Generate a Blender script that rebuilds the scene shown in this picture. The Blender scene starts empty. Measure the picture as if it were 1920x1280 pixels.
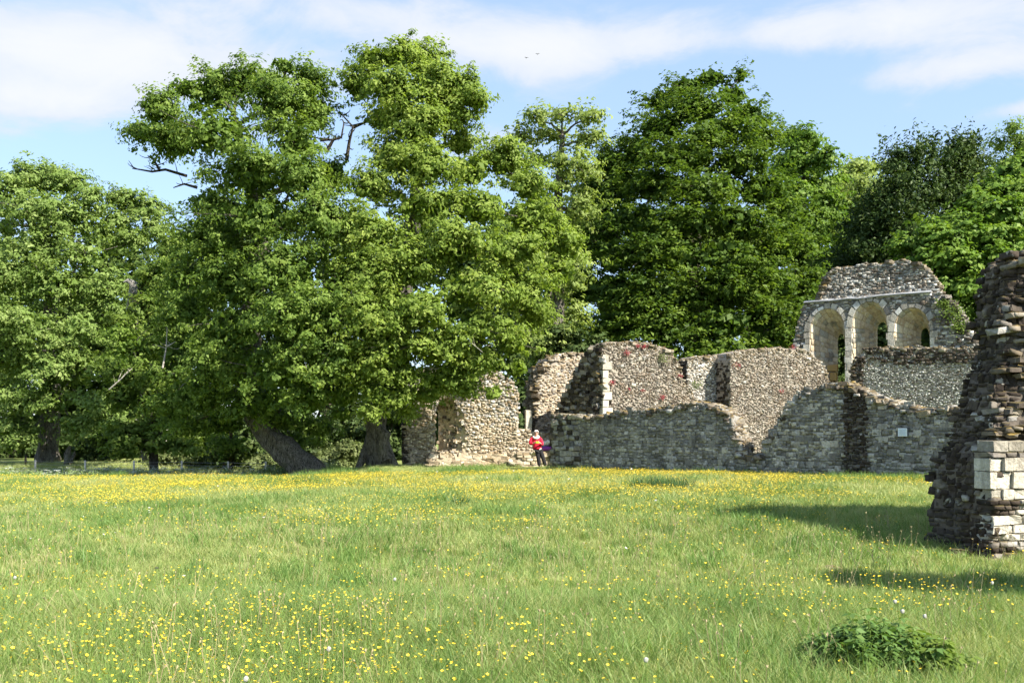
import bpy, bmesh, math, random
import numpy as np
from mathutils import Vector, Matrix, Quaternion
from mathutils.geometry import delaunay_2d_cdt

# ------------------------------------------------------------------ camera
F = 1867.0; HOR = 812.0; CAMH = 1.7          # focal length and horizon row in photo pixels, eye height
sc = bpy.context.scene
COL = sc.collection
cam = bpy.data.cameras.new('camera'); camo = bpy.data.objects.new('camera', cam); COL.objects.link(camo)
camo.location = (0, 0, CAMH); camo.rotation_euler = (math.radians(90), 0, 0)
cam.sensor_width = 36; cam.lens = 36 * F / 1920; cam.shift_y = (HOR - 640) / 1920
cam.clip_start = 0.1; cam.clip_end = 3000
sc.camera = camo

# ------------------------------------------------------------------ light
SUN_EL = math.radians(41); SUN_ROT = math.radians(126)      # clockwise from +Y, as seen from above
tosun = Vector((math.sin(SUN_ROT) * math.cos(SUN_EL), math.cos(SUN_ROT) * math.cos(SUN_EL), math.sin(SUN_EL)))
sl = bpy.data.lights.new('sun', 'SUN'); sl.energy = 5.0; sl.angle = math.radians(0.53); sl.color = (1.0, 0.93, 0.80)
so = bpy.data.objects.new('sun', sl); COL.objects.link(so); so.rotation_euler = (-tosun).to_track_quat('-Z', 'Y').to_euler()
so.location = (30, -30, 60)
sc.view_settings.view_transform = 'Standard'; sc.view_settings.look = 'None'
sc.view_settings.exposure = 1.42; sc.view_settings.gamma = 1.0; sc.view_settings.use_curve_mapping = False
sc.cycles.max_bounces = 6; sc.cycles.diffuse_bounces = 4; sc.cycles.transmission_bounces = 3; sc.cycles.glossy_bounces = 2
sc.cycles.transparent_max_bounces = 4; sc.cycles.use_denoising = True; sc.cycles.use_adaptive_sampling = True; sc.cycles.adaptive_threshold = 0.025

# --- node helpers
def N(nt, typ, **kw):
    n = nt.nodes.new(typ)
    for k, v in kw.items():
        if k == 'inp':
            for i, val in v.items(): n.inputs[i].default_value = val
        else: setattr(n, k, v)
    return n
def L(nt, a, b): nt.links.new(a, b)
def ramp(nt, fac, stops, interp='LINEAR'):
    r = N(nt, 'ShaderNodeValToRGB'); r.color_ramp.interpolation = interp
    el = r.color_ramp.elements
    el[0].position, el[0].color = stops[0][0], (*stops[0][1], 1)
    el[1].position, el[1].color = stops[1][0], (*stops[1][1], 1)
    for p, c in stops[2:]:
        e = el.new(p); e.color = (*c, 1)
    L(nt, fac, r.inputs[0]); return r.outputs[0]
def math_(nt, op, a, b=None, clamp=False):
    m = N(nt, 'ShaderNodeMath', operation=op, use_clamp=clamp)
    for i, v in ((0, a), (1, b)):
        if v is None: continue
        if isinstance(v, (int, float)): m.inputs[i].default_value = v
        else: L(nt, v, m.inputs[i])
    return m.outputs[0]
def noise(nt, vec, scale, detail=3, rough=.55, dist=0.0):
    n = N(nt, 'ShaderNodeTexNoise'); n.inputs['Scale'].default_value = scale; n.inputs['Detail'].default_value = detail
    n.inputs['Roughness'].default_value = rough; n.inputs['Distortion'].default_value = dist
    if vec is not None: L(nt, vec, n.inputs['Vector'])
    return n.outputs['Fac']
def mixc(nt, fac, a, b, mode='MIX'):
    m = N(nt, 'ShaderNodeMix', data_type='RGBA', blend_type=mode)
    for i, v in ((0, fac), (6, a), (7, b)):
        if isinstance(v, (int, float)): m.inputs[i].default_value = v
        elif isinstance(v, tuple): m.inputs[i].default_value = (*v, 1)
        else: L(nt, v, m.inputs[i])
    return m.outputs[2]
def maprange(nt, v, a, b, c=0., d=1., smooth=True):
    m = N(nt, 'ShaderNodeMapRange', interpolation_type='SMOOTHSTEP' if smooth else 'LINEAR')
    L(nt, v, m.inputs[0])
    for i, x in enumerate((a, b, c, d)): m.inputs[i + 1].default_value = x
    return m.outputs[0]

# --- sky: Nishita with a broken sheet of fair-weather cloud
w = bpy.data.worlds.new('World'); sc.world = w; w.use_nodes = True; nt = w.node_tree; nt.nodes.clear()
sky = N(nt, 'ShaderNodeTexSky', sky_type='NISHITA', sun_disc=False, sun_elevation=SUN_EL, sun_rotation=SUN_ROT)
sky.air_density = 1.0; sky.dust_density = 0.6; sky.ozone_density = 3.0; sky.altitude = 50
tc = N(nt, 'ShaderNodeTexCoord'); sx = N(nt, 'ShaderNodeSeparateXYZ'); L(nt, tc.outputs['Generated'], sx.inputs[0])
az = math_(nt, 'ARCTAN2', sx.outputs[0], sx.outputs[1]); el = math_(nt, 'ARCSINE', sx.outputs[2])
zz = math_(nt, 'ADD', math_(nt, 'MAXIMUM', sx.outputs[2], 0.0), 0.16)
cv = N(nt, 'ShaderNodeCombineXYZ'); L(nt, math_(nt, 'DIVIDE', sx.outputs[0], zz), cv.inputs[0]); L(nt, math_(nt, 'DIVIDE', sx.outputs[1], zz), cv.inputs[1])
cn = noise(nt, cv.outputs[0], 1.35, 7, .56, .25)
cn2 = noise(nt, cv.outputs[0], 4.2, 7, .62, .6)
def blob(px, py, rx, ry, amp):
    a0 = math.atan((px - 960) / F); e0 = math.atan((HOR - py) / F * math.cos(a0))
    u = math_(nt, 'DIVIDE', math_(nt, 'SUBTRACT', az, a0), rx / F); v = math_(nt, 'DIVIDE', math_(nt, 'SUBTRACT', el, e0), ry / F)
    r2 = math_(nt, 'ADD', math_(nt, 'MULTIPLY', u, u), math_(nt, 'MULTIPLY', v, v))
    return math_(nt, 'MULTIPLY', math_(nt, 'EXPONENT', math_(nt, 'MULTIPLY', r2, -1.0)), amp)
dens = math_(nt, 'ADD', math_(nt, 'MULTIPLY', math_(nt, 'SUBTRACT', cn, 0.5), 1.2), math_(nt, 'MULTIPLY', math_(nt, 'SUBTRACT', cn2, 0.5), .85))
for b in ((150, 105, 360, 85, .55), (60, 185, 130, 25, .3), (1060, 85, 300, 50, .46), (640, 20, 260, 45, .4), (1640, 45, 330, 45, .5), (1740, 135, 190, 26, .42),
          (1910, 205, 60, 15, .4), (860, 100, 500, 60, .12), (860, 260, 120, 40, .18), (300, 290, 160, 60, -.15), (1420, 180, 200, 50, -.3), (1250, 160, 120, 40, -.2)):
    dens = math_(nt, 'ADD', dens, blob(*b))
cm = maprange(nt, dens, .04, .42)
ccol = mixc(nt, maprange(nt, dens, .15, .75), (2.9, 3.2, 3.7), (3.62, 3.68, 3.78))
skyc = mixc(nt, .45, sky.outputs[0], (2.55, 3.3, 4.5))
mx = mixc(nt, math_(nt, 'MULTIPLY', cm, .93), skyc, ccol)
bg = N(nt, 'ShaderNodeBackground'); bg.inputs[1].default_value = 0.10; L(nt, mx, bg.inputs[0])
wo = N(nt, 'ShaderNodeOutputWorld'); L(nt, bg.outputs[0], wo.inputs[0])

# ------------------------------------------------------------------ helpers
rng = np.random.default_rng(7); random.seed(7)
def smooth(a, b, x):
    t = np.clip((np.asarray(x, float) - a) / (b - a), 0, 1); return t * t * (3 - 2 * t)
def G(x, y):                                    # ground height
    x = np.asarray(x, float); y = np.asarray(y, float)
    z = .24 * smooth(14.3, 17.6, y - .25 * (x - 4.5)) * (.22 + .78 * smooth(-9, 2.5, x))
    left = smooth(-6.5, -12, x)
    z = z - .75 * smooth(35.5, 45, y) * left + .5 * smooth(52, 64, y) * left
    z = z + .28 * np.exp(-(((x + 5.3) / 2.0) ** 2 + ((y - 41.2) / 1.5) ** 2)) + .1 * np.exp(-(((x + 8.3) / 1.6) ** 2 + ((y - 41.4) / 1.2) ** 2))
    fade = smooth(6, 9, y)
    z = z + fade * (.03 * np.sin(x * .9 + 1.3 * np.sin(y * .35)) * np.sin(y * .55 + .6) + .02 * np.sin(x * 2.1 + y * 1.3) * np.sin(y * 1.7 - x * .8))
    return z
def g(x, y): return float(G(x, y))
def P(px, py, Y): return Vector(((px - 960) / F * Y, Y, CAMH - (py - HOR) / F * Y))
def on_ground(px, Y):
    x = (px - 960) / F * Y; return Vector((x, Y, g(x, Y)))

def tag(o, label=None, cat=None, group=None, kind=None):
    if label: o['label'] = label
    if cat: o['category'] = cat
    if group: o['group'] = group
    o['kind'] = kind or 'thing'
    return o
def empty(name, loc=(0, 0, 0), rz=0.):
    o = bpy.data.objects.new(name, None); COL.objects.link(o); o.location = loc; o.rotation_euler = (0, 0, rz); o.empty_display_size = .3
    return o
def link(name, me, mat=None, parent=None, smooth_=False):
    o = bpy.data.objects.new(name, me); COL.objects.link(o)
    if mat is not None and not me.materials: me.materials.append(mat)
    if parent is not None: o.parent = parent; o.matrix_parent_inverse = Matrix.Translation(-Vector(parent.location)) if parent.rotation_euler.z == 0 else parent_inv(parent)
    if smooth_: me.polygons.foreach_set('use_smooth', np.ones(len(me.polygons), bool))
    return o
def parent_inv(p): return (Matrix.Translation(p.location) @ p.rotation_euler.to_matrix().to_4x4()).inverted()
def mesh(name, verts, faces):
    me = bpy.data.meshes.new(name); me.from_pydata([tuple(v) for v in verts], [], faces); me.update(); return me
def mesh_np(name, V, quads=None, tris=None):
    me = bpy.data.meshes.new(name)
    nq = 0 if quads is None else len(quads); ntr = 0 if tris is None else len(tris)
    me.vertices.add(len(V)); me.vertices.foreach_set('co', np.ascontiguousarray(V, dtype=np.float32).ravel())
    me.loops.add(nq * 4 + ntr * 3); me.polygons.add(nq + ntr)
    li = np.concatenate([np.asarray(quads).ravel() if nq else np.zeros(0, int), np.asarray(tris).ravel() if ntr else np.zeros(0, int)]).astype(np.int32)
    me.loops.foreach_set('vertex_index', li)
    st = np.concatenate([np.arange(nq) * 4, nq * 4 + np.arange(ntr) * 3]).astype(np.int32)
    me.polygons.foreach_set('loop_start', st)
    me.update(calc_edges=True); return me

class Tubes:                                     # tapered tubes collected into one mesh
    def __init__(s): s.V = []; s.Q = []; s.n = 0
    def add(s, pts, rad, k=6, cap=True):
        pts = np.array([tuple(p) for p in pts], float); rad = np.asarray(rad, float); m = len(pts)
        tan = np.gradient(pts, axis=0); tan /= (np.linalg.norm(tan, axis=1)[:, None] + 1e-9)
        ref = np.array([0.31, 0.2, .93]) if abs(tan[:, 2]).mean() < .8 else np.array([1., .1, 0])
        u = np.cross(tan, ref); u /= (np.linalg.norm(u, axis=1)[:, None] + 1e-9); v = np.cross(tan, u)
        an = np.arange(k) * 2 * math.pi / k
        ring = pts[:, None, :] + rad[:, None, None] * (np.cos(an)[None, :, None] * u[:, None, :] + np.sin(an)[None, :, None] * v[:, None, :])
        s.V.append(ring.reshape(-1, 3))
        i = np.arange(m - 1)[:, None] * k; j = np.arange(k)[None, :]; j2 = (j + 1) % k
        s.Q.append((np.stack([i + j, i + j2, i + k + j2, i + k + j], -1).reshape(-1, 4) + s.n)); s.n += m * k
    def build(s, name, mat, parent=None, sm=True):
        return link(name, mesh_np(name, np.concatenate(s.V), quads=np.concatenate(s.Q)), mat, parent, sm)

def bez(a, b, bend, n=6):
    a = np.array(tuple(a)); b = np.array(tuple(b)); m = (a + b) / 2 + np.array(bend)
    t = np.linspace(0, 1, n)[:, None]; return (1 - t) ** 2 * a + 2 * t * (1 - t) * m + t * t * b

# ------------------------------------------------------------------ materials
def new_mat(name):
    m = bpy.data.materials.new(name); m.use_nodes = True; nt = m.node_tree; nt.nodes.clear()
    out = N(nt, 'ShaderNodeOutputMaterial'); return m, nt, out
def plain(name, col, rough=.8, nscale=0, namp=.25, bump=0., metallic=0.):
    m, nt, out = new_mat(name); b = N(nt, 'ShaderNodeBsdfPrincipled'); b.inputs['Roughness'].default_value = rough; b.inputs['Metallic'].default_value = metallic
    b.inputs['Specular IOR Level'].default_value = .25
    if nscale:
        tc = N(nt, 'ShaderNodeTexCoord'); f = noise(nt, tc.outputs['Object'], nscale, 4)
        c = mixc(nt, f, tuple(x * (1 - namp) for x in col), tuple(min(1, x * (1 + namp)) for x in col)); L(nt, c, b.inputs['Base Color'])
        if bump:
            bp = N(nt, 'ShaderNodeBump'); bp.inputs['Strength'].default_value = bump; bp.inputs['Distance'].default_value = .02; L(nt, f, bp.inputs['Height']); L(nt, bp.outputs[0], b.inputs['Normal'])
    else: b.inputs['Base Color'].default_value = (*col, 1)
    L(nt, b.outputs[0], out.inputs[0]); return m
def leaf_mat(name, c_dark, c_mid, c_light, trans=.35, patch=.25, rough=.55, spec=.16):
    m, nt, out = new_mat(name)
    at = N(nt, 'ShaderNodeAttribute', attribute_name='tint')
    geo = N(nt, 'ShaderNodeNewGeometry')
    f = math_(nt, 'ADD', at.outputs['Fac'], math_(nt, 'MULTIPLY', math_(nt, 'SUBTRACT', noise(nt, geo.outputs['Position'], .6, 2), .5), patch), clamp=True)
    c = ramp(nt, f, [(0., c_dark), (1., c_light), (.5, c_mid)])
    b = N(nt, 'ShaderNodeBsdfPrincipled'); b.inputs['Roughness'].default_value = rough; b.inputs['Specular IOR Level'].default_value = spec
    L(nt, c, b.inputs['Base Color'])
    tr = N(nt, 'ShaderNodeBsdfTranslucent'); L(nt, mixc(nt, 1.0, c, (1.15, 1.2, .55), 'MULTIPLY'), tr.inputs[0])
    mx = N(nt, 'ShaderNodeMixShader'); mx.inputs[0].default_value = trans; L(nt, b.outputs[0], mx.inputs[1]); L(nt, tr.outputs[0], mx.inputs[2])
    L(nt, mx.outputs[0], out.inputs[0]); return m
def stone_mat(name, stops, moss=.3, moss_col=(.10, .08, .025), stain=.5, stain_col=(.05, .05, .05), scale=1., bump=.5):
    m, nt, out = new_mat(name)
    oi = N(nt, 'ShaderNodeObjectInfo'); geo = N(nt, 'ShaderNodeNewGeometry')
    wn = N(nt, 'ShaderNodeTexWhiteNoise', noise_dimensions='1D')
    L(nt, math_(nt, 'ADD', math_(nt, 'MULTIPLY', oi.outputs['Random'], 37.7), math_(nt, 'MULTIPLY', geo.outputs['Random Per Island'], 91.3)), wn.inputs['W'])
    c = ramp(nt, wn.outputs['Value'], stops)
    pos = geo.outputs['Position']
    f1 = noise(nt, pos, 16 * scale, 4, .65); c = mixc(nt, .75, c, ramp(nt, f1, [(.25, (.45, .45, .45)), (.75, (1.35, 1.33, 1.3))]), 'MULTIPLY')
    f2 = noise(nt, pos, 1.1, 5, .62); c = mixc(nt, math_(nt, 'MULTIPLY', maprange(nt, f2, .5, .68), stain), c, stain_col)
    mp = N(nt, 'ShaderNodeMapping'); mp.inputs['Scale'].default_value = (2.2, 2.2, .32); L(nt, pos, mp.inputs[0]); fs = noise(nt, mp.outputs[0], 1.6, 5, .6)                # damp runs down the face
    c = mixc(nt, math_(nt, 'MULTIPLY', maprange(nt, fs, .52, .68), stain * .8), c, stain_col); c = mixc(nt, math_(nt, 'MULTIPLY', maprange(nt, fs, .42, .30), stain * .45), c, (.50, .48, .43))
    f3 = noise(nt, pos, 5 * scale, 3, .6)                                   # pale lichen spots
    c = mixc(nt, math_(nt, 'MULTIPLY', maprange(nt, f3, .64, .7), .55), c, (.52, .51, .46))
    sn = N(nt, 'ShaderNodeSeparateXYZ'); L(nt, geo.outputs['Normal'], sn.inputs[0])
    fm = noise(nt, pos, 3.0, 4, .6)
    mm = math_(nt, 'MULTIPLY', maprange(nt, math_(nt, 'ADD', sn.outputs[2], fm), .9, 1.25), moss, clamp=True)
    mc = ramp(nt, noise(nt, pos, 9, 3), [(.3, tuple(x * .5 for x in moss_col)), (.7, tuple(x * 1.6 for x in moss_col))])
    c = mixc(nt, mm, c, mc)
    b = N(nt, 'ShaderNodeBsdfPrincipled'); b.inputs['Roughness'].default_value = .92; b.inputs['Specular IOR Level'].default_value = .15
    L(nt, c, b.inputs['Base Color'])
    bp = N(nt, 'ShaderNodeBump'); bp.inputs['Strength'].default_value = bump; bp.inputs['Distance'].default_value = .03; L(nt, f1, bp.inputs['Height']); L(nt, bp.outputs[0], b.inputs['Normal'])
    L(nt, b.outputs[0], out.inputs[0]); return m
def bark_mat(name, c1, c2, scale=3.):
    m, nt, out = new_mat(name)
    tc = N(nt, 'ShaderNodeTexCoord'); mp = N(nt, 'ShaderNodeMapping'); mp.inputs['Scale'].default_value = (scale, scale, scale * .22); L(nt, tc.outputs['Object'], mp.inputs[0])
    f = noise(nt, mp.outputs[0], 5, 7, .7, 1.6)
    c = ramp(nt, f, [(.38, c1), (.64, c2)])
    f2 = noise(nt, tc.outputs['Object'], 1.3, 3); c = mixc(nt, maprange(nt, f2, .55, .7, 0, .5), c, (.10, .115, .06))
    b = N(nt, 'ShaderNodeBsdfPrincipled'); b.inputs['Roughness'].default_value = .95; b.inputs['Specular IOR Level'].default_value = .1; L(nt, c, b.inputs['Base Color'])
    bp = N(nt, 'ShaderNodeBump'); bp.inputs['Strength'].default_value = 1.; bp.inputs['Distance'].default_value = .16; L(nt, f, bp.inputs['Height']); L(nt, bp.outputs[0], b.inputs['Normal'])
    L(nt, b.outputs[0], out.inputs[0]); return m

# ------------------------------------------------------------------ meadow
def ground_material():
    m, nt, out = new_mat('meadow_turf')
    geo = N(nt, 'ShaderNodeNewGeometry'); pos = geo.outputs['Position']
    f1 = noise(nt, pos, .35, 4, .6); f2 = noise(nt, pos, 9, 5, .7); f3 = noise(nt, pos, 60, 3, .7)
    c = ramp(nt, f1, [(.3, (.15, .20, .048)), (.7, (.24, .27, .09))])
    c = mixc(nt, maprange(nt, f2, .45, .75, 0, .55), c, (.20, .195, .085))
    c = mixc(nt, .7, c, ramp(nt, f3, [(.3, (.5, .5, .5)), (.7, (1.3, 1.3, 1.3))]), 'MULTIPLY')
    sp = N(nt, 'ShaderNodeSeparateXYZ'); L(nt, pos, sp.inputs[0])       # bare soil trodden round the foot of the pier
    dx = math_(nt, 'SUBTRACT', sp.outputs[0], 6.55); dy = math_(nt, 'SUBTRACT', sp.outputs[1], 13.95)
    r = math_(nt, 'SQRT', math_(nt, 'ADD', math_(nt, 'MULTIPLY', dx, dx), math_(nt, 'MULTIPLY', dy, dy)))
    soil = maprange(nt, math_(nt, 'ADD', r, math_(nt, 'MULTIPLY', noise(nt, pos, 3, 4), .7)), 1.0, .62)
    c = mixc(nt, soil, c, ramp(nt, f2, [(.3, (.13, .085, .05)), (.7, (.27, .19, .13))]))
    b = N(nt, 'ShaderNodeBsdfPrincipled'); b.inputs['Roughness'].default_value = .95; b.inputs['Specular IOR Level'].default_value = .1; L(nt, c, b.inputs['Base Color'])
    bp = N(nt, 'ShaderNodeBump'); bp.inputs['Strength'].default_value = .8; bp.inputs['Distance'].default_value = .05; L(nt, f2, bp.inputs['Height']); L(nt, bp.outputs[0], b.inputs['Normal'])
    L(nt, b.outputs[0], out.inputs[0]); return m
xs = np.unique(np.concatenate([np.linspace(-900, -40, 12), np.arange(-40, -26, 1.), np.arange(-26, 26, .33), np.arange(26, 60, 2.), np.linspace(60, 900, 12)]))
ys = np.unique(np.concatenate([np.linspace(-300, -5, 8), np.arange(-5, 4, 1.), np.arange(4, 48, .3), np.arange(48, 80, 1.), np.linspace(80, 1600, 14)]))
XX, YY = np.meshgrid(xs, ys); V = np.stack([XX.ravel(), YY.ravel(), G(XX, YY).ravel()], 1)
nx = len(xs); ii = (np.arange(len(ys) - 1)[:, None] * nx + np.arange(nx - 1)[None, :]).ravel()
meadow = link('meadow', mesh_np('meadow', V, quads=np.stack([ii, ii + 1, ii + nx + 1, ii + nx], 1)), ground_material(), None, True)
tag(meadow, 'grassy meadow running up to the ruins', 'meadow', kind='structure')

# ------------------------------------------------------------------ stones
def rock_library(n, bev, jit, seed):
    out = []
    r = random.Random(seed)
    for k in range(n):
        bm = bmesh.new(); bmesh.ops.create_cube(bm, size=1.)
        bmesh.ops.bevel(bm, geom=list(bm.edges), offset=bev * r.uniform(.6, 1.3), segments=1, profile=.5, affect='EDGES')
        for v in bm.verts:
            v.co += Vector((r.uniform(-1, 1), r.uniform(-1, 1), r.uniform(-1, 1))) * jit
        bmesh.ops.triangulate(bm, faces=[f for f in bm.faces if len(f.verts) > 4])
        me = bpy.data.meshes.new('stone'); bm.to_mesh(me); bm.free(); out.append(me)
    return out
def frustum_arrays(n, seed):
    r = np.random.default_rng(seed); out = []
    base = np.array([(-.5, .5, -.5), (.5, .5, -.5), (.5, .5, .5), (-.5, .5, .5)], float); q = [(4, 5, 1, 0)]
    for k in range(n):
        fr = base * [r.uniform(.4, .75), 0, r.uniform(.4, .75)] + [r.uniform(-.1, .1), -.5, r.uniform(-.1, .1)] + r.uniform(-.2, .2, (4, 3))
        Vv = np.concatenate([base + r.uniform(-.16, .16, (4, 3)), fr])
        out.append((Vv, np.array([(4, 5, 6, 7), (0, 1, 5, 4), (1, 2, 6, 5), (2, 3, 7, 6), (3, 0, 4, 7)])))
    return out
LIB_PIER = rock_library(14, .17, .10, 6)         # weathered lumps
LIB_BLOCK = rock_library(10, .05, .03, 3)       # squared blocks
LIB_RUBBLE = rock_library(14, .10, .10, 5)      # rounded rubble
FRUST = frustum_arrays(14, 9)
def lib_arrays(lib):
    o = []
    for me in lib:
        V = np.array([v.co[:] for v in me.vertices]); q = [tuple(p.vertices) for p in me.polygons if len(p.vertices) == 4]; t = [tuple(p.vertices) for p in me.polygons if len(p.vertices) == 3]
        o.append((V, np.array(q).reshape(-1, 4), np.array(t).reshape(-1, 3)))
    return o
ARR = {id(LIB_PIER): lib_arrays(LIB_PIER), id(LIB_BLOCK): lib_arrays(LIB_BLOCK), id(LIB_RUBBLE): lib_arrays(LIB_RUBBLE), id(FRUST): [(a, b, np.zeros((0, 3), int)) for a, b in FRUST]}
def stone_matrix(c, ax, ay, az, sz):
    M = np.eye(3); M[:, 0] = np.array(ax) * sz[0]; M[:, 1] = np.array(ay) * sz[1]; M[:, 2] = np.array(az) * sz[2]; return M, np.array(c)
def tilt(ax, ay, az, amt):
    R = Quaternion(Vector((random.uniform(-1, 1), random.uniform(-1, 1), random.uniform(-1, 1))).normalized(), random.gauss(0, amt)).to_matrix()
    return [tuple(R @ Vector(a)) for a in (ax, ay, az)]
class Stones:
    """collects stones as (matrix, centre, library, material); the largest in view become parts, the rest one joined part"""
    def __init__(s): s.items = []
    def add(s, c, ax, ay, az, size, lib, mat, jit=.03, share=None):
        ax, ay, az = tilt(ax, ay, az, jit)
        M, cc = stone_matrix(c, ax, ay, az, size)
        s.items.append([max(size[0] * size[2], 1e-6) / max(cc[1], 1) ** 2, M, cc, lib, random.randrange(len(lib)), mat])
    def build(s, parent, limit, min_px=9.):
        its = sorted(s.items, key=lambda i: -i[0]); inv = parent_inv(parent)
        thr = (min_px / F) ** 2; n = 0; rest = {}
        for key, M, c, lib, k, mat in its:
            if n < limit and key > thr and lib is not FRUST:
                base = lib[k]; nm = base.name + '_' + mat.name
                me = bpy.data.meshes.get('stone_%s_%d_%d' % (mat.name, id(lib) % 99991, k))
                if me is None:
                    me = base.copy(); me.name = 'stone_%s_%d_%d' % (mat.name, id(lib) % 99991, k); me.materials.clear(); me.materials.append(mat)
                o = bpy.data.objects.new('stone', me); COL.objects.link(o); o.parent = parent
                m4 = Matrix([[*M[0], c[0]], [*M[1], c[1]], [*M[2], c[2]], [0, 0, 0, 1]])
                o.matrix_basis = inv @ m4; n += 1
            else: rest.setdefault(mat.name, []).append((M, c, lib, k, mat))
        for nm, ls in rest.items():
            Vs, Qs, Ts, off = [], [], [], 0
            for M, c, lib, k, mat in ls:
                V, q, t = ARR[id(lib)][k]
                Vs.append(V @ M.T + c); Qs.append(q + off); Ts.append(t + off); off += len(V)
            o = link('rubble', mesh_np('rubble', np.concatenate(Vs), np.concatenate(Qs), np.concatenate(Ts)), ls[0][4], parent); o['kind'] = 'stuff'
        return n
def in_poly(x, y, poly):
    c = False; j = len(poly) - 1
    for i in range(len(poly)):
        xi, yi = poly[i]; xj, yj = poly[j]
        if (yi > y) != (yj > y) and x < (xj - xi) * (y - yi) / (yj - yi) + xi: c = not c
        j = i
    return c
class Plane:
    """a vertical wall face: s runs along it, depth goes into it"""
    def __init__(s, x, y, ang):
        s.o = np.array((x, y)); s.d = np.array((math.cos(ang), math.sin(ang))); s.n = np.array((-s.d[1], s.d[0]))   # n points into the wall
        if s.n[1] < 0: s.n = -s.n
    def px(s, px, py):
        k = (px - 960) / F; t = (k * s.o[1] - s.o[0]) / (s.d[0] - k * s.d[1]); Y = s.o[1] + t * s.d[1]
        return (t, CAMH - (py - HOR) / F * Y)
    def w(s, t, z, dep=0.):
        p = s.o + s.d * t + s.n * dep; return Vector((p[0], p[1], z))
    def axes(s): return (s.d[0], s.d[1], 0), (s.n[0], s.n[1], 0), (0, 0, 1)
def jag(poly, amp, step, rnd, keep_below, closed=False):
    out = []
    for i in range(len(poly) if closed else len(poly) - 1):
        a = poly[i]; b = poly[(i + 1) % len(poly)]; d = math.hypot(b[0] - a[0], b[1] - a[1]); n = max(1, int(d / step))
        for k in range(n):
            t = k / n; x = a[0] + (b[0] - a[0]) * t; z = a[1] + (b[1] - a[1]) * t
            if z > keep_below: x += rnd.gauss(0, amp * .6); z += rnd.gauss(0, amp)
            out.append((x, z))
    if not closed: out.append(poly[-1])
    return out
def core_mesh(pl, poly, T, holes_f=(), holes_b=(), dep0=0.03, hole_dep=None):
    V, Fc = [], []
    def cap(dep, holes, flip):
        loops = [poly] + list(holes)
        pts, eds = [], []
        for lp in loops:
            k = len(pts); n_ = len(lp); pts += [Vector(q) for q in lp]; eds += [(k + i, k + (i + 1) % n_) for i in range(n_)]
        vo, _, fo, _, _, _ = delaunay_2d_cdt(pts, eds, [], 0, 1e-5)
        base = len(V); V.extend(pl.w(q.x, q.y, dep) for q in vo)
        for t in fo:
            cx = sum(vo[i].x for i in t) / len(t); cy = sum(vo[i].y for i in t) / len(t)
            if in_poly(cx, cy, poly) and not any(in_poly(cx, cy, h) for h in holes): Fc.append(tuple(base + i for i in (t if flip else t[::-1])))
    cap(dep0, holes_f, False); cap(T, holes_b, True); n = len(poly)
    b0 = len(V); V.extend(pl.w(a, b, dep0) for a, b in poly); b1 = len(V); V.extend(pl.w(a, b, T) for a, b in poly)
    for i in range(n): j = (i + 1) % n; Fc.append((b0 + i, b0 + j, b1 + j, b1 + i))
    return mesh('wall_core', V, Fc)
def loft(pl, A, B, d0, d1, mid=None):
    V, Fc = [], []; n = len(A)
    rings = 5
    for r in range(rings):
        t = r / (rings - 1)
        for a, b in zip(A, B): V.append(pl.w(a[0] * (1 - t) + b[0] * t, a[1] * (1 - t) + b[1] * t, d0 + (d1 - d0) * t))
    for r in range(rings - 1):
        for i in range(n): j = (i + 1) % n; Fc.append((r * n + i, r * n + j, (r + 1) * n + j, (r + 1) * n + i))
    return mesh('reveal', V, Fc)
def face_stones(st, pl, poly, holes, mat, lib, ch, sw, proud=.05, dep=.12, gap=.9, jit=.03, skip=0., matf=None, dep_off=0., zj=.06):
    z = min(p[1] for p in poly); zt = max(p[1] for p in poly); s0 = min(p[0] for p in poly); s1 = max(p[0] for p in poly)
    ax, ay, az = pl.axes()
    while z < zt:
        h = random.uniform(*ch); s = s0 - random.uniform(0, sw[1])
        while s < s1:
            wd = random.uniform(*sw); c = (s + wd / 2, z + h / 2)
            if in_poly(c[0], c[1], poly) and not any(in_poly(c[0], c[1], H) for H in holes) and random.random() >= skip:
                hh = h * random.uniform(gap - .08, gap + .06); pr = proud * random.uniform(.1, 1.)
                m = matf(c[0], c[1]) if matf else mat
                if m is not None:
                    p = pl.w(c[0], c[1] + random.gauss(0, h * zj), dep / 2 - pr + dep_off)
                    st.add(p, ax, ay, az, (wd * random.uniform(gap - .05, gap + .04), dep, hh), lib, m, jit)
            s += wd
        z += h
def cap_stones(st, pl, line, T, mat, lib, size=(.16, .34), n_per_m=5., rows=3, matf=None, sink=.3, dep0=0.):
    ax, ay, az = pl.axes()
    for (a, b) in zip(line[:-1], line[1:]):
        d = math.hypot(b[0] - a[0], b[1] - a[1])
        for k in range(max(1, int(d * n_per_m * rows))):
            t = random.random(); dp = random.uniform(.0, T - .02) + dep0; s = random.uniform(*size)
            p = pl.w(a[0] + (b[0] - a[0]) * t, a[1] + (b[1] - a[1]) * t - s * sink + random.uniform(-.02, .06), dp)
            q = random.uniform(0, 3.14)
            axr = (ax[0] * math.cos(q) + ay[0] * math.sin(q), ax[1] * math.cos(q) + ay[1] * math.sin(q), 0); ayr = (-axr[1], axr[0], 0)
            st.add(p, axr, ayr, az, (s * random.uniform(.8, 1.3), s * random.uniform(.8, 1.2), s * random.uniform(.35, .6)), lib, mat, .22)

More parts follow.
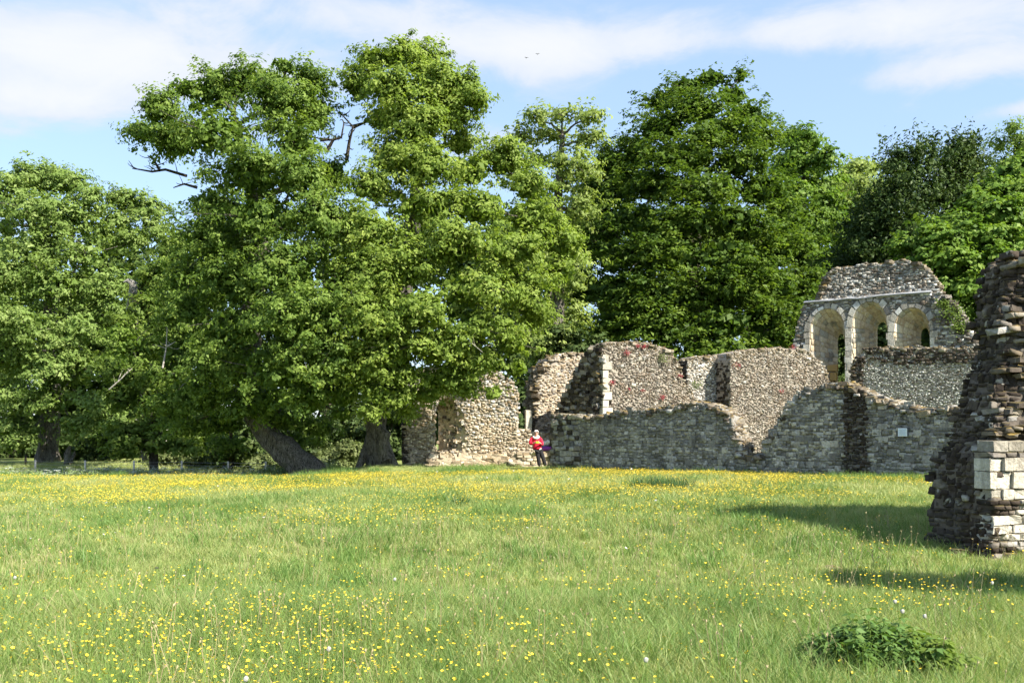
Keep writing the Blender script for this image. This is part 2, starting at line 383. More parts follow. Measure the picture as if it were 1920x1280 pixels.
GREY = [(0., (.10, .10, .095)), (1., (.46, .45, .41)), (.3, (.19, .185, .17)), (.7, (.30, .29, .265))]
M_FRONT = stone_mat('grey_ashlar', [(0., (.15, .143, .13)), (1., (.45, .43, .385)), (.35, (.22, .21, .188)), (.75, (.30, .288, .258))], moss=.5, stain=.6, stain_col=(.075, .072, .066), bump=.9)
M_PALE = stone_mat('pale_ashlar', [(0., (.30, .28, .24)), (1., (.58, .55, .48)), (.5, (.45, .42, .36))], moss=.4, stain=.6, stain_col=(.15, .13, .105), bump=1.)
M_FLINT = stone_mat('lit_flint_rubble', [(0., (.065, .055, .048)), (1., (.58, .55, .50)), (.32, (.15, .127, .107)), (.62, (.225, .195, .163)), (.88, (.32, .29, .25))], moss=.5, stain=.5, stain_col=(.19, .13, .085))
M_FLINT_W = stone_mat('white_flint_rubble', [(0., (.10, .10, .095)), (1., (.74, .73, .69)), (.25, (.25, .24, .225)), (.55, (.42, .41, .385))], moss=.4, stain=.5, stain_col=(.10, .095, .085))
M_DARK = stone_mat('dark_brown_rubble', [(0., (.026, .020, .016)), (1., (.19, .17, .145)), (.45, (.050, .039, .031)), (.90, (.085, .069, .057))], moss=.55, stain=.4)
M_MOSS = stone_mat('mossy_capping', [(0., (.10, .08, .055)), (1., (.36, .33, .28)), (.5, (.18, .15, .11))], moss=1., moss_col=(.15, .105, .03), stain=.3)
M_PEB = stone_mat('cobbled_core', [(0., (.05, .042, .035)), (1., (.44, .43, .41)), (.35, (.10, .082, .065)), (.7, (.24, .22, .20))], moss=.6, stain=.3)
M_SAND = stone_mat('warm_window_rubble', [(0., (.20, .16, .11)), (1., (.64, .58, .47)), (.3, (.34, .28, .20)), (.65, (.45, .385, .29))], moss=.3, stain=.55, stain_col=(.27, .19, .11))
M_MORTAR = plain('weathered_mortar', (.29, .255, .21), .95, 14, .5, .8)
M_MORTAR_D = plain('dark_mortar', (.11, .092, .074), .95, 12, .6, 1.)
M_MORTAR_G = plain('grey_mortar', (.20, .19, .17), .95, 12, .5, .8)
M_REVEAL = stone_mat('brown_reveal', [(0., (.42, .34, .24)), (1., (.64, .56, .43)), (.5, (.54, .45, .33))], moss=.1, stain=.55, stain_col=(.30, .22, .145), scale=.7)
M_OCHRE = plain('ochre_stone', (.40, .26, .10), .9, 9, .35, .5)

RNDJ = random.Random(11)
ANG_LIT = math.radians(24); ANG_SHADE = math.radians(-41)

# --- the near pier: broken end of a wall that runs off to the right
def build_pier():
    A = math.radians(17.5); pl = Plane(6.66, 13.85, A)
    root = empty('ruined_pier', (7.2, 14.4, 0)); tag(root, 'tall dark broken end of rubble wall with pale squared corner blocks, nearest ruin', 'ruined wall')
    T = 1.08; st = Stones()
    # horizontal sections (s, depth): end goes back in steps, the near corner is torn away above the blocks
    secs = [(-.25, [(-.02, 0), (7, 0), (7, T), (-.02, T + .02)]), (.5, [(.0, 0), (7, 0), (7, T), (-.06, T)]), (1.02, [(.03, .02), (7, .02), (7, T), (-.02, T)]), (1.36, [(.05, .05), (7, .05), (7, T), (.08, T)]),
            (1.5, [(.08, .07), (7, .05), (7, T), (.2, T)]), (1.63, [(.28, .22), (.80, .10), (7, .10), (7, T), (.31, T)]), (2.08, [(.42, .42), (1.05, .16), (7, .12), (7, T), (.42, T)]), (2.5, [(.58, .52), (1.2, .18), (7, .15), (7, T), (.58, T)]),
            (2.77, [(.78, .58), (1.4, .2), (7, .15), (7, T), (.80, T)]), (3.1, [(.80, .55), (1.45, .2), (7, .15), (7, T), (.82, T)]), (3.33, [(.70, .6), (1.45, .2), (7, .15), (7, T), (.72, T)]), (3.6, [(.80, .6), (1.5, .25), (7, .15), (7, T), (.82, T)]),
            (3.87, [(.86, .6), (1.55, .25), (7, .15), (7, T), (.86, T)]), (4.2, [(.92, .65), (1.6, .3), (7, .2), (7, T), (.92, T)]), (4.32, [(1.12, .7), (1.7, .4), (7, .3), (7, T - .05), (1.1, T - .05)]), (4.42, [(1.45, .75), (1.9, .5), (7, .4), (7, T - .15), (1.42, T - .15)])]
    def five(p):
        if len(p) == 4: a, b, c, d = p; return [a, (a[0] + .45, a[1]), b, c, d]
        return p
    rings = [(z, five(p)) for z, p in secs]; V, Fc = [], []
    for z, p in rings: V += [pl.w(a + (.0 if i in (0, 4) else 0), z, b + (.005 if i in (0, 1, 2) else -.02)) for i, (a, b) in enumerate(p)]
    for r in range(len(rings) - 1):
        for i in range(5): j = (i + 1) % 5; Fc.append((r * 5 + i, r * 5 + j, (r + 1) * 5 + j, (r + 1) * 5 + i))
    k = len(rings) - 1; Fc.append(tuple(k * 5 + i for i in range(5)))
    link('wall_core', mesh('wall_core', V, Fc), M_MORTAR_D, root)
    def sec(z):
        for (z0, p0), (z1, p1) in zip(rings[:-1], rings[1:]):
            if z0 <= z <= z1:
                t = (z - z0) / (z1 - z0); return [(a[0] + (b[0] - a[0]) * t, a[1] + (b[1] - a[1]) * t) for a, b in zip(p0, p1)]
        return rings[-1][1]
    def strip(p, q, z, h, mat, lib, wr, z_ax=(0, 0, 1), maxd=9):
        a = np.array(pl.w(p[0], z, p[1])); b = np.array(pl.w(q[0], z, q[1])); ln = min(np.linalg.norm(b - a), maxd); u = (b - a) / np.linalg.norm(b - a)
        nin = np.array((-u[1], u[0], 0)); mid = np.array(pl.w(1.5, z, T / 2))
        if nin @ (mid - a) < 0: nin = -nin
        s = -random.uniform(0, .08)
        while s < ln:
            wd = random.uniform(*wr); c = a + u * (s + wd / 2) + nin * (.092 - random.uniform(-.01, .05))
            hk = random.uniform(.8, 1.25) if random.random() < .85 else random.uniform(1.4, 2.)
            st.add(c + np.array((0, 0, h / 2 + random.gauss(0, .012))), tuple(u), tuple(nin), z_ax, (wd * random.uniform(.9, 1.12), .2, h * hk), lib, mat(), .08); s += wd
    z = -.1
    while z < 4.4:                                        # flat rubble of the torn end, in rough courses
        h = random.uniform(.045, .11); p = sec(z + h / 2)
        mt = lambda: M_DARK if random.random() < .93 else M_PEB
        strip(p[0], p[4], z, h, mt, LIB_PIER, (.06, .22))
        if z > 1.52: strip(p[0], p[1], z, h, mt, LIB_PIER, (.06, .22)); strip(p[1], p[2], z, h, mt, LIB_PIER, (.06, .22), maxd=1.6)
        z += h
    # squared blocks on the lit face: (z0, z1, widths, material)
    rows = [(-.15, .05, (.2, .3, .3), M_PEB), (.05, .12, (.12, .15, .2, .25), M_DARK), (.12, .2, (.13, .14, .2, .3), M_PEB), (.2, .30, (.16, .15, .2, .3), M_PALE), (.30, .42, (.24, .12, .26, .3), M_PALE),
            (.42, .56, (.3, .2, .3), M_PALE), (.56, .63, (.12, .16, .13, .2), M_DARK), (.63, .70, (.2, .12, .17, .24), M_DARK), (.70, .77, (.12, .2, .18, .2), M_DARK), (.77, .92, (.17, .2, .25, .3), M_PALE),
            (.92, 1.17, (.12, .26, .3, .3), M_PALE), (1.17, 1.36, (.22, .16, .3), M_PALE), (1.36, 1.44, (.3, .2, .25), M_PEB), (1.44, 1.60, (.28, .3, .25), M_PALE)]
    ax, ay, az_ = pl.axes()
    for z0, z1, ws, mt in rows:
        s = -.03 + random.uniform(-.03, .03)
        for i, wd in enumerate(list(ws) + [.35, .4, .4, .35, .4]):
            dp = .3 if i == 0 else .2
            st.add(pl.w(s + wd / 2, (z0 + z1) / 2, dp / 2 - random.uniform(.02, .075)), ax, ay, az_, (wd * .955, dp, (z1 - z0) * .95), LIB_BLOCK if mt is M_PALE and random.random() < .55 else LIB_RUBBLE, mt if (i < 3 or mt is not M_DARK) else M_PALE, .03); s += wd
    line = [(1.0, 4.22), (1.4, 4.42), (2.2, 4.5), (4, 4.4), (7, 4.3)]
    cap_stones(st, pl, line, T - .3, M_MOSS, LIB_RUBBLE, (.1, .2), 10, 3, dep0=.35)
    for z0, p in rings[5:14]:                                    # projecting ledges of the torn face
        for k in range(7):
            t = random.random(); a = (p[0][0] * (1 - t) + p[1][0] * t, p[0][1] * (1 - t) + p[1][1] * t)
            st.add(pl.w(a[0], z0 + random.uniform(-.15, .15), a[1]), ax, ay, az_, (random.uniform(.15, .3), .25, random.uniform(.05, .1)), LIB_RUBBLE, random.choice((M_DARK, M_MOSS, M_PEB)), .2)
    st.build(root, 300, 8)
    sl = empty('fallen_slab', on_ground(1802, 14.05)); sl2 = bpy.data.objects.new('slab', LIB_RUBBLE[2].copy()); COL.objects.link(sl2); sl2.data.materials.clear(); sl2.data.materials.append(M_DARK)
    sl2.parent = sl; sl2.scale = (.26, .16, .07); sl2.location = (0, 0, .06); tag(sl, 'small flat dark stone slab lying at the foot of the near pier', 'stone')
build_pier()

# --- low grey wall in the shade
def build_front():
    L0 = P(1035, 880, 40.2); pl = Plane(L0.x, L0.y, ANG_SHADE); T = .95
    root = empty('ruined_wall', (7, 35.5, .2)); tag(root, 'long low grey stone wall in shade with a notch and sloping broken top', 'ruined wall')
    top = [(1036, 800), (1044, 778), (1075, 778), (1105, 780), (1130, 776), (1180, 769), (1220, 769), (1268, 759), (1300, 753), (1330, 757), (1358, 770), (1368, 792), (1384, 822), (1388, 848), (1408, 856), (1428, 851), (1437, 828), (1452, 803),
           (1468, 772), (1486, 748), (1510, 731), (1540, 723), (1580, 716), (1605, 728), (1640, 745), (1700, 760), (1740, 768), (1790, 763), (1850, 765), (1900, 770)]
    tl = [pl.px(a, b) for a, b in top]; poly = [(tl[0][0] - .05, -.3)] + tl + [(tl[-1][0], -.3)]
    poly = [poly[0]] + jag(tl, .05, .25, RNDJ, -9) [:-1] + [tl[-1], poly[-1]]
    poly = poly[::-1]
    link('wall_core', core_mesh(pl, poly, T), M_MORTAR_G, root)
    st = Stones(); sA = pl.px(1081, 850)[0]; s1 = pl.px(1583, 850)[0]; s2 = pl.px(1626, 850)[0]; s3 = pl.px(1436, 850)[0]
    def mf(s, z):
        if s1 < s + random.gauss(0, .05) < s2: return None
        if s < sA + random.gauss(0, .12): return None
        if s3 < s < s1: return M_FRONT if random.random() < .72 else M_PALE
        return M_FRONT if random.random() < .95 else M_PALE
    face_stones(st, pl, poly, [], M_FRONT, LIB_RUBBLE, (.075, .14), (.07, .23), .022, .12, 1.04, .06, matf=mf, zj=.16)
    face_stones(st, pl, poly, [], M_FRONT, LIB_BLOCK, (.17, .24), (.18, .34), .03, .12, .97, .03, matf=lambda s, z: mf(s, z) if (random.random() < .30 and s > sA + .2 and not s1 - .2 < s < s2 + .2) else None)
    face_stones(st, pl, poly, [], M_DARK, LIB_RUBBLE, (.07, .13), (.1, .22), .04, .2, .98, .16, matf=lambda s, z: M_DARK if s1 - .05 < s < s2 + .05 else None, zj=.2)
    face_stones(st, pl, poly, [], M_PEB, LIB_RUBBLE, (.12, .26), (.15, .38), .12, .25, .98, .15, matf=lambda s, z: random.choice((M_PEB, M_FRONT)) if s < sA + .1 else None)
    cap_stones(st, pl, tl, T, M_MOSS, LIB_RUBBLE, (.16, .36), 7, 3)
    cap_stones(st, pl, tl, T, M_FLINT, LIB_RUBBLE, (.12, .28), 6, 2)
    cap_stones(st, pl, [(a, b - .12) for a, b in tl], .12, M_PEB, LIB_RUBBLE, (.14, .26), 5, 1, dep0=-.02)
    pe = Plane(*(pl.o + pl.d * .0), ANG_SHADE + math.pi / 2)
    end = [(0, -.3), (T, -.3), (T, tl[1][1]), (0, tl[1][1])]
    pe2 = Plane(pl.o[0], pl.o[1], math.atan2(pl.n[1], pl.n[0])); pe2.n = pl.d.copy()
    face_stones(st, pe2, end, [], M_PEB, LIB_RUBBLE, (.12, .24), (.14, .3), .08, .2, .98, .12)
    # heaped rubble core showing in the notch, stepping down behind the face
    ax, ay, az_ = pl.axes()
    for k in range(90):
        px = random.uniform(1352, 1432); s, z = pl.px(px, 858 if px > 1388 else np.interp(px, [1352, 1388], [775, 845])); s_ = random.uniform(.14, .34)
        st.add(pl.w(s, z + random.uniform(-.12, .12), random.uniform(.1, T)), ax, ay, az_, (s_ * 1.2, s_, s_ * .45), LIB_RUBBLE, random.choice((M_MOSS, M_PEB, M_MOSS)), .25)
    st.build(root, 300, 9)
    return pl
PL_FRONT = build_front()

# --- sunlit rubble walls behind it
def build_lit():
    lit_polys = []
    def lit_wall(name, label, px0, Y0, ang, top, bottom_px, T, mat, quoins=False, end_mat=M_DARK, end=True, cap=M_MOSS, holes=(), fl=((.042, .075), (.04, .125)), left_slope=None, mort=M_MORTAR):
        o = P(px0, 800, Y0); pl = Plane(o.x, o.y, ang); root = empty(name, (o.x + 2, o.y + 1, .2)); tag(root, label, 'ruined wall')
        tl = [pl.px(a, b) for a, b in top]; poly = [(tl[-1][0], -.2), (tl[0][0], -.2)] + jag(tl, .05, .2, RNDJ, -9)[:-1] + [tl[-1]]
        hp = [[pl.px(a, b) for a, b in h] for h in holes]
        link('wall_core', core_mesh(pl, poly[::-1], T, [h for h in hp]), mort, root)
        for h in hp:                                           # putlog holes go 0.3 m in
            V = [pl.w(a, b, .03) for a, b in h] + [pl.w(a, b, .33) for a, b in h]; n = len(h)
            link('putlog_hole', mesh('putlog_hole', V, [(i, (i + 1) % n, n + (i + 1) % n, n + i) for i in range(n)] + [tuple(range(n, 2 * n))]), M_MORTAR_D, root)
        st = Stones()
        tx, tz = [t[0] for t in tl], [t[1] for t in tl]
        def mtop(s_, z_):                                          # brown mossy masonry under the broken top
            dz = float(np.interp(s_, tx, tz)) - z_
            return M_MOSS if random.random() < .75 * math.exp(-max(0, dz) / .38) else (M_PEB if random.random() < .12 else mat)
        face_stones(st, pl, poly, hp, mat, FRUST, fl[0], fl[1], .028, .09, 1.15, .3, skip=.12, zj=.4, matf=mtop)
        face_stones(st, pl, poly, hp, mat, LIB_RUBBLE, (.14, .2), (.16, .3), .02, .1, .9, .2, skip=.975, matf=lambda s, z: random.choice((M_FLINT, M_FLINT_W, M_PALE)), dep_off=-.0, zj=.3)
        cap_stones(st, pl, tl, T, cap, LIB_RUBBLE, (.14, .30), 7, 3); cap_stones(st, pl, tl, T, M_FLINT, LIB_RUBBLE, (.1, .2), 5, 2)
        if end:
            pe = Plane(pl.w(tl[0][0], 0)[0], pl.w(tl[0][0], 0)[1], math.atan2(pl.n[1], pl.n[0])); pe.n = pl.d.copy()
            face_stones(st, pe, [(.1, -.2), (T, -.2), (T, tl[0][1] - .1), (.1, tl[0][1])], [], end_mat, LIB_RUBBLE, (.08, .16), (.1, .26), .1, .2, .98, .14)
        if quoins:
            z = .3; ax, ay, az_ = pl.axes(); k = 0
            while z < tl[0][1] - .35:
                h = random.uniform(.26, .42); wd = (.26 if k % 2 else .42) + random.uniform(-.08, .08)
                if random.random() < (.8 if 2.2 < z < 4.2 else .35): st.add(pl.w(tl[0][0] + wd / 2 - .05, z + h / 2, .1), ax, ay, az_, (wd, .34, h * .94), LIB_BLOCK, M_PALE, .03)
                z += h; k += 1
        return pl, root, st, tl
    H1 = [(1137, 749), (1147, 749), (1147, 760), (1137, 760)]
    pl, root, st, tl = lit_wall('ruined_wall', 'sunlit rubble wall with rounded top, pale corner stones and red flowers behind the low wall', 1131, 42.6, ANG_LIT,
        [(1131, 646), (1150, 641), (1190, 641), (1215, 644), (1240, 650), (1258, 657), (1266, 672), (1276, 692), (1283, 712), (1293, 728), (1310, 757), (1345, 762)], 860, 1.0, M_FLINT, True, holes=[H1])
    # its broken left end: a thick cobbled slope going back
    V = []; Fc = []
    prof = [(1131, 646, 0.0), (1108, 652, .6), (1092, 675, 1.1), (1075, 705, 1.5), (1062, 740, 1.8), (1046, 775, 2.2), (1038, 800, 2.4), (1036, 872, 2.45)]
    base = pl.w(tl[0][0], 0, 0); st2 = Stones()
    def endpt(px, py, dep):                                   # a point on the torn end, dep metres back
        y = base[1] + .86 * dep; return P(px, py, y)
    ringA = [endpt(*p) for p in prof]; ringB = [Vector((p.x + .9, p.y + 1.6, p.z - .0)) for p in ringA]; ringF = [Vector((base[0] + .02 + .0 * i, base[1] + .02, min(p.z, 9))) for i, p in enumerate(ringA)]
    n = len(ringA); V = ringF + ringA + ringB
    for i in range(n - 1):
        Fc += [(i, n + i, n + i + 1, i + 1), (n + i, 2 * n + i, 2 * n + i + 1, n + i + 1)]
    link('broken_end', mesh('broken_end', V, Fc), M_MORTAR_D, root)
    for i in range(n - 1):
        for a, b, c, d, cnt in ((ringF[i], ringF[i + 1], ringA[i + 1], ringA[i], 90), (ringA[i], ringA[i + 1], ringB[i + 1], ringB[i], 14)):
            nrm = (b - a).cross(d - a) if (b - a).length > .01 else (c - b).cross(d - a)
            if nrm.length < 1e-5: continue
            nrm.normalize()
            if nrm.dot(Vector((0, 0, 1.7)) - a) > 0: nrm = -nrm
            area = ((b - a).cross(c - a)).length / 2 + ((c - a).cross(d - a)).length / 2
            for k in range(int(area * 26)):
                u, v = random.random(), random.random(); p = (a * (1 - u) + b * u) * (1 - v) + (d * (1 - u) + c * u) * v
                s_ = random.uniform(.14, .3); ayv = Vector((nrm.x, nrm.y, 0)).normalized(); axv = Vector((ayv.y, -ayv.x, 0))
                st.add(p, tuple(axv), tuple(ayv), (0, 0, 1), (s_ * 1.2, s_ * 1., s_ * .75), LIB_RUBBLE, random.choice((M_PEB, M_PEB, M_DARK, M_MOSS)), .3)
    st.build(root, 200, 9)
    litA = pl
    pl, root, st, tl = lit_wall('ruined_wall', 'short recessed pale rubble wall between the two larger sunlit walls', 1292, 45.6, ANG_LIT, [(1290, 674), (1300, 670), (1320, 668), (1352, 665), (1380, 665)], 860, .9, M_FLINT_W)
    st.build(root, 60, 9)
    pl, root, st, tl = lit_wall('ruined_wall', 'large sunlit rubble wall with dark left edge in front of the triple arches', 1372, 45.2, ANG_LIT,
        [(1372, 676), (1376, 664), (1390, 656), (1420, 654), (1470, 653), (1510, 655), (1522, 662), (1535, 672), (1548, 690), (1556, 718), (1562, 760)], 860, 1.15, M_FLINT)
    st.build(root, 120, 9)
    pl, root, st, tl = lit_wall('ruined_wall', 'mossy topped brown fragment of wall behind the person', 1008, 46.4, math.radians(30), [(1004, 770), (1009, 712), (1018, 690), (1030, 676), (1048, 664), (1075, 662), (1100, 664)], 860, .9, M_SAND, fl=((.06, .12), (.08, .2)))
    cap_stones(st, pl, tl[:5], .9, M_MOSS, LIB_RUBBLE, (.2, .42), 9, 3); st.build(root, 80, 9)
    # shaded wall on the right, parallel to the arches
    pl, root, st, tl = lit_wall('ruined_wall', 'grey white rubble wall with dark mossy top below the right hand arches', 1596, 45.8, math.radians(-27), [(1594, 745), (1598, 690), (1606, 668), (1625, 655), (1660, 651), (1700, 651), (1760, 652), (1800, 654), (1850, 652), (1900, 655)], 860, 1.2, M_FLINT_W, mort=M_MORTAR)
    face_stones(st, pl, [tl[0], tl[1], tl[2], (tl[2][0] + .45, tl[2][1]), (tl[2][0] + .3, tl[1][1]), (tl[0][0] + .55, tl[0][1] - 1.5), (tl[0][0], tl[0][1] - 1.5)], [], M_DARK, LIB_RUBBLE, (.08, .15), (.1, .24), .12, .2, .98, .12)
    s0, s1 = pl.px(1700, 680)[0], pl.px(1900, 680)[0]
    ztop = lambda s: np.interp(s, [t[0] for t in tl], [t[1] for t in tl])
    face_stones(st, pl, [(s0 - 1.4, tl[5][1] - .5), (s0, tl[5][1] - .85), (s0 + 1.3, tl[5][1] - .7), (s1, tl[5][1] - .9), (s1, tl[-1][1]), (s0 - 2, tl[4][1])], [], M_DARK, LIB_RUBBLE, (.08, .15), (.1, .24), .08, .16, .98, .12, skip=.2)
    st.build(root, 120, 9)
    return litA
PL_LIT = build_lit()

# --- gable with three splayed lancets
def arch_profile(xc, hw, zb, zs, za, n=9, lean=0.):
    """pointed arch outline, counter-clockwise from bottom left"""
    pts = [(xc - hw, zb), (xc + hw, zb), (xc + hw, zs)]
    for k in range(1, n):
        t = k / n * math.pi; pts.append((xc + hw * math.cos(t), zs + (za - zs) * (math.sin(t) ** .85)))
    pts.append((xc - hw, zs)); return pts
def build_gable():
    o = P(1620, 700, 52); pl = Plane(o.x, o.y, math.radians(-27)); T = 1.55
    root = empty('ruined_gable', (19, 52, .2)); tag(root, 'tall ruined gable wall with three pale splayed arched windows', 'ruined building')
    px = pl.px
    low = [(1484, 690), (1488, 640), (1497, 600), (1510, 566)]
    right = [(1745, 548), (1762, 546), (1778, 556), (1792, 572), (1812, 600), (1828, 632), (1838, 680), (1850, 720)]
    poly = [px(1484, 690)] + [px(*p) for p in low[1:]] + [px(*p) for p in right]; 
    zb = -.2; polyL = jag([px(*p) for p in low[:-1]], .06, .25, RNDJ, -9)[:-1]
    outer = [(px(*low[0])[0], zb)] + [px(*p) for p in low] + [px(1745, 548)] + jag([px(*p) for p in right[1:]], .07, .25, RNDJ, -9)[:-1] + [(px(1850, 720)[0], zb)]
    outer = outer[::-1]
    arches = []; J0 = lambda a, b: px(a, b)
    for (l, r, ap, sp, bt, sl, sr, st_, sb) in ((1516, 1587, 578, 622, 760, 1571, 1585, 626, 716), (1595, 1667, 565, 613, 735, 1645, 1665, 604, 652), (1673, 1746, 576, 622, 735, 1727, 1744, 615, 652)):
        a, b = px(l, sp), px(r, sp); xc = (a[0] + b[0]) / 2; hw = (b[0] - a[0]) / 2 * .93; za = px((l + r) / 2, ap)[1]; zs = px((l + r) / 2, sp)[1]; zb_ = px((l + r) / 2, bt)[1]
        A = arch_profile(xc, hw, zb_, zs, za)
        # the slit stands in the back of the wall: intersect with the plane T deeper
        pb = Plane(*(pl.o + pl.n * T), math.radians(-27)); q0, q1 = pb.px(sl, st_), pb.px(sr, st_); xs_ = (q0[0] + q1[0]) / 2; hs = (q1[0] - q0[0]) / 2
        zt = pb.px((sl + sr) / 2, st_)[1]; zsb = pb.px((sl + sr) / 2, sb)[1] - .3
        B = arch_profile(xs_, hs, zsb, zt - .45, zt); arches.append((A, B, xc, hw, zs, za, zb_))
    link('wall_core', core_mesh(pl, outer, T, [a[0] for a in arches], [a[1] for a in arches]), M_MORTAR_G, root)
    st = Stones()
    def ringpoly(A, grow):
        xc = sum(p[0] for p in A) / len(A); return [(xc + (p[0] - xc) * (1 + grow / .9), p[1] + (grow if i > 1 else -grow)) for i, p in enumerate(A)]
    big = [ringpoly(a[0], .24) for a in arches]
    face_stones(st, pl, outer, big, M_FLINT_W, LIB_RUBBLE, (.08, .14), (.10, .28), .04, .12, 1.0, .07, zj=.15, matf=lambda s, z: random.choice((M_FLINT_W, M_FRONT, M_FRONT, M_FLINT)))
    link_lead = []
    for (A, B, xc, hw, zs, za, zb_) in arches:
        rv = link('splayed_reveal', loft(pl, A, B, .03, T), M_REVEAL, root)
        # coursed stones lining the reveal
        rst = Stones(); n = len(A)
        for i in [2] + list(range(3, n - 1)) + [n - 1]:
            j = (i + 1) % n
            a0, a1, b0, b1 = (np.array(pl.w(*A[i], .03)), np.array(pl.w(*A[j], .03)), np.array(pl.w(*B[i], T)), np.array(pl.w(*B[j], T)))
            side = i in (n - 1,)
            nu = 12 if side else 1
            for u in range(nu):
                m = 6; 
                for v in range(m):
                    uu = (u + .5) / nu; vv = (v + .5 + (.25 if u % 2 else 0)) / (m + .3)
                    if vv > .95 : continue
                    p = (a0 * (1 - uu) + a1 * uu) * (1 - vv) + (b0 * (1 - uu) + b1 * uu) * vv
                    e1 = (b0 - a0); ln = np.linalg.norm(e1); e1 = e1 / ln; e2 = (a1 - a0) * (1 - vv) + (b1 - b0) * vv; l2 = np.linalg.norm(e2) + 1e-6; e2 = e2 / l2; nn = np.cross(e1, e2); nn /= np.linalg.norm(nn) + 1e-9
                    rst.add(p, tuple(e1), tuple(nn), tuple(e2), (ln / (m + .3) * .95, .08, l2 / nu * .93), LIB_BLOCK, M_REVEAL if random.random() < .8 else M_PALE, .02)
        # put them below the reveal as sub-parts, joined
        rst.build(rv, 0)
        # pale dressed surround: voussoirs and jamb stones, each a stone of its own
        prof = A; pts = [prof[2]] + prof[3:-1] + [prof[-1]]
        def blockpoly(p, q, wd, mat):
            p = np.array(p); q = np.array(q); d = q - p; c = np.array((xc, zs - .2))
            no = np.array((d[1], -d[0])); no /= np.linalg.norm(no)
            if no @ ((p + q) / 2 - c) < 0: no = -no
            po = p - c; po /= np.linalg.norm(po); qo = q - c; qo /= np.linalg.norm(qo)
            p2 = p + (no * .5 + po * .5) * wd; q2 = q + (no * .5 + qo * .5) * wd; g_ = .012
            e = d / np.linalg.norm(d) * g_; cs = [p + e, q - e, q2 - e, p2 + e]; pr = random.uniform(.05, .085)
            V = [pl.w(*x, -pr) for x in cs] + [pl.w(*x, .22) for x in cs]
            ctr = sum(V, Vector()) / 8; V[:4] = [ctr + (v - ctr) * .975 for v in V[:4]]
            o = link('voussoir', mesh('voussoir', V, [(0, 1, 2, 3), (0, 4, 5, 1), (1, 5, 6, 2), (2, 6, 7, 3), (3, 7, 4, 0)]), mat, root); return o
        for p, q in zip(pts[:-1], pts[1:]): blockpoly(p, q, .25 + random.uniform(-.09, .09), random.choice((M_PALE, M_PALE, M_FLINT_W)))
        for sgn in (-1, 1):
            z = zs; k = 0
            while z > zb_ - .3:
                h = random.uniform(.28, .42); wd = (.24 if k % 2 else .36) + random.uniform(-.04, .04); x0 = xc + sgn * hw
                c = pl.w(x0 + sgn * wd / 2, z - h / 2, .08); ax, ay, az_ = pl.axes()
                st.add(c, ax, ay, az_, (wd * .97, .3, h * .95), LIB_BLOCK, M_PALE, .015); z -= h; k += 1
    # upper gable, set back behind the flashing
    up = [(1533, 566), (1536, 552), (1545, 532), (1553, 512), (1570, 500), (1600, 497), (1650, 492), (1692, 487), (1715, 492), (1735, 499), (1748, 514), (1758, 530), (1764, 548), (1762, 556)]
    pu = Plane(*(pl.o + pl.n * .25), math.radians(-27)); tl = [pu.px(*p) for p in up]
    polyu = jag(tl, .06, .22, RNDJ, px(1600, 560)[1], True) ; polyu = polyu[::-1]
    link('gable_top', core_mesh(pu, polyu, .95), M_MORTAR_G, root)
    face_stones(st, pu, polyu, [], M_FLINT_W, LIB_RUBBLE, (.07, .12), (.09, .26), .04, .12, 1.0, .08, zj=.15, matf=lambda s, z: random.choice((M_FLINT_W, M_FRONT, M_FLINT)))
    cap_stones(st, pu, tl[2:-1], .95, M_MOSS, LIB_RUBBLE, (.18, .36), 5, 2)
    cap_stones(st, pu, tl[:5], .5, M_MOSS, LIB_RUBBLE, (.2, .4), 8, 2, dep0=-.1)
    cap_stones(st, pl, [px(*p) for p in right], T, M_PEB, LIB_RUBBLE, (.2, .36), 6, 3)
    face_stones(st, pl, [px(1748, 560)] + [px(*p) for p in right[1:]] + [px(1800, 700), px(1775, 620)], [], M_PEB, LIB_RUBBLE, (.1, .18), (.14, .3), .13, .2, .95, .15, skip=.35)
    a = px(1507, 570); b = px(1746, 549); c2 = px(1507, 564); b2 = px(1746, 543)
    ledge = bmesh.new()
    n = 14; vs = []
    for i in range(n + 1):
        t = i / n; s = a[0] + (b[0] - a[0]) * t; z0 = a[1] + (b[1] - a[1]) * t + random.uniform(-.03, .03); z1 = c2[1] + (b2[1] - c2[1]) * t
        vs.append([ledge.verts.new(pl.w(s, z0, -.13 + random.uniform(-.015, .015))), ledge.verts.new(pl.w(s, z0 + .05, -.15)), ledge.verts.new(pl.w(s, z1 + .04, .30)), ledge.verts.new(pl.w(s, z0 - .02, .30))])
    for i in range(n):
        for k in range(4): ledge.faces.new((vs[i][k], vs[i + 1][k], vs[i + 1][(k + 1) % 4], vs[i][(k + 1) % 4]))
    ledge.faces.new(vs[0]); ledge.faces.new(vs[-1][::-1]); bmesh.ops.recalc_face_normals(ledge, faces=ledge.faces)
    me = bpy.data.meshes.new('lead_flashing'); ledge.to_mesh(me); ledge.free()
    lf = link('lead_flashing', me, plain('lead_sheet', (.27, .28, .30), .6, 3, .5, .3, .2), root); lf['label'] = 'pale grey lead flashing strip across the gable'
    pb = Plane(*(pl.o + pl.n * (T * .7)), math.radians(-27))
    for pxx, pyy, wd, hh in ((1556, 690, .5, .32), (1567, 690, .22, .34), (1563, 706, .35, .4)):
        s, z = pb.px(pxx, pyy); ax, ay, az_ = pl.axes(); st.add(pb.w(s, z, 0), ax, ay, az_, (wd, .35, hh), LIB_BLOCK, M_OCHRE, .03)
    st.build(root, 300, 8)
    return pl
PL_GABLE = build_gable()

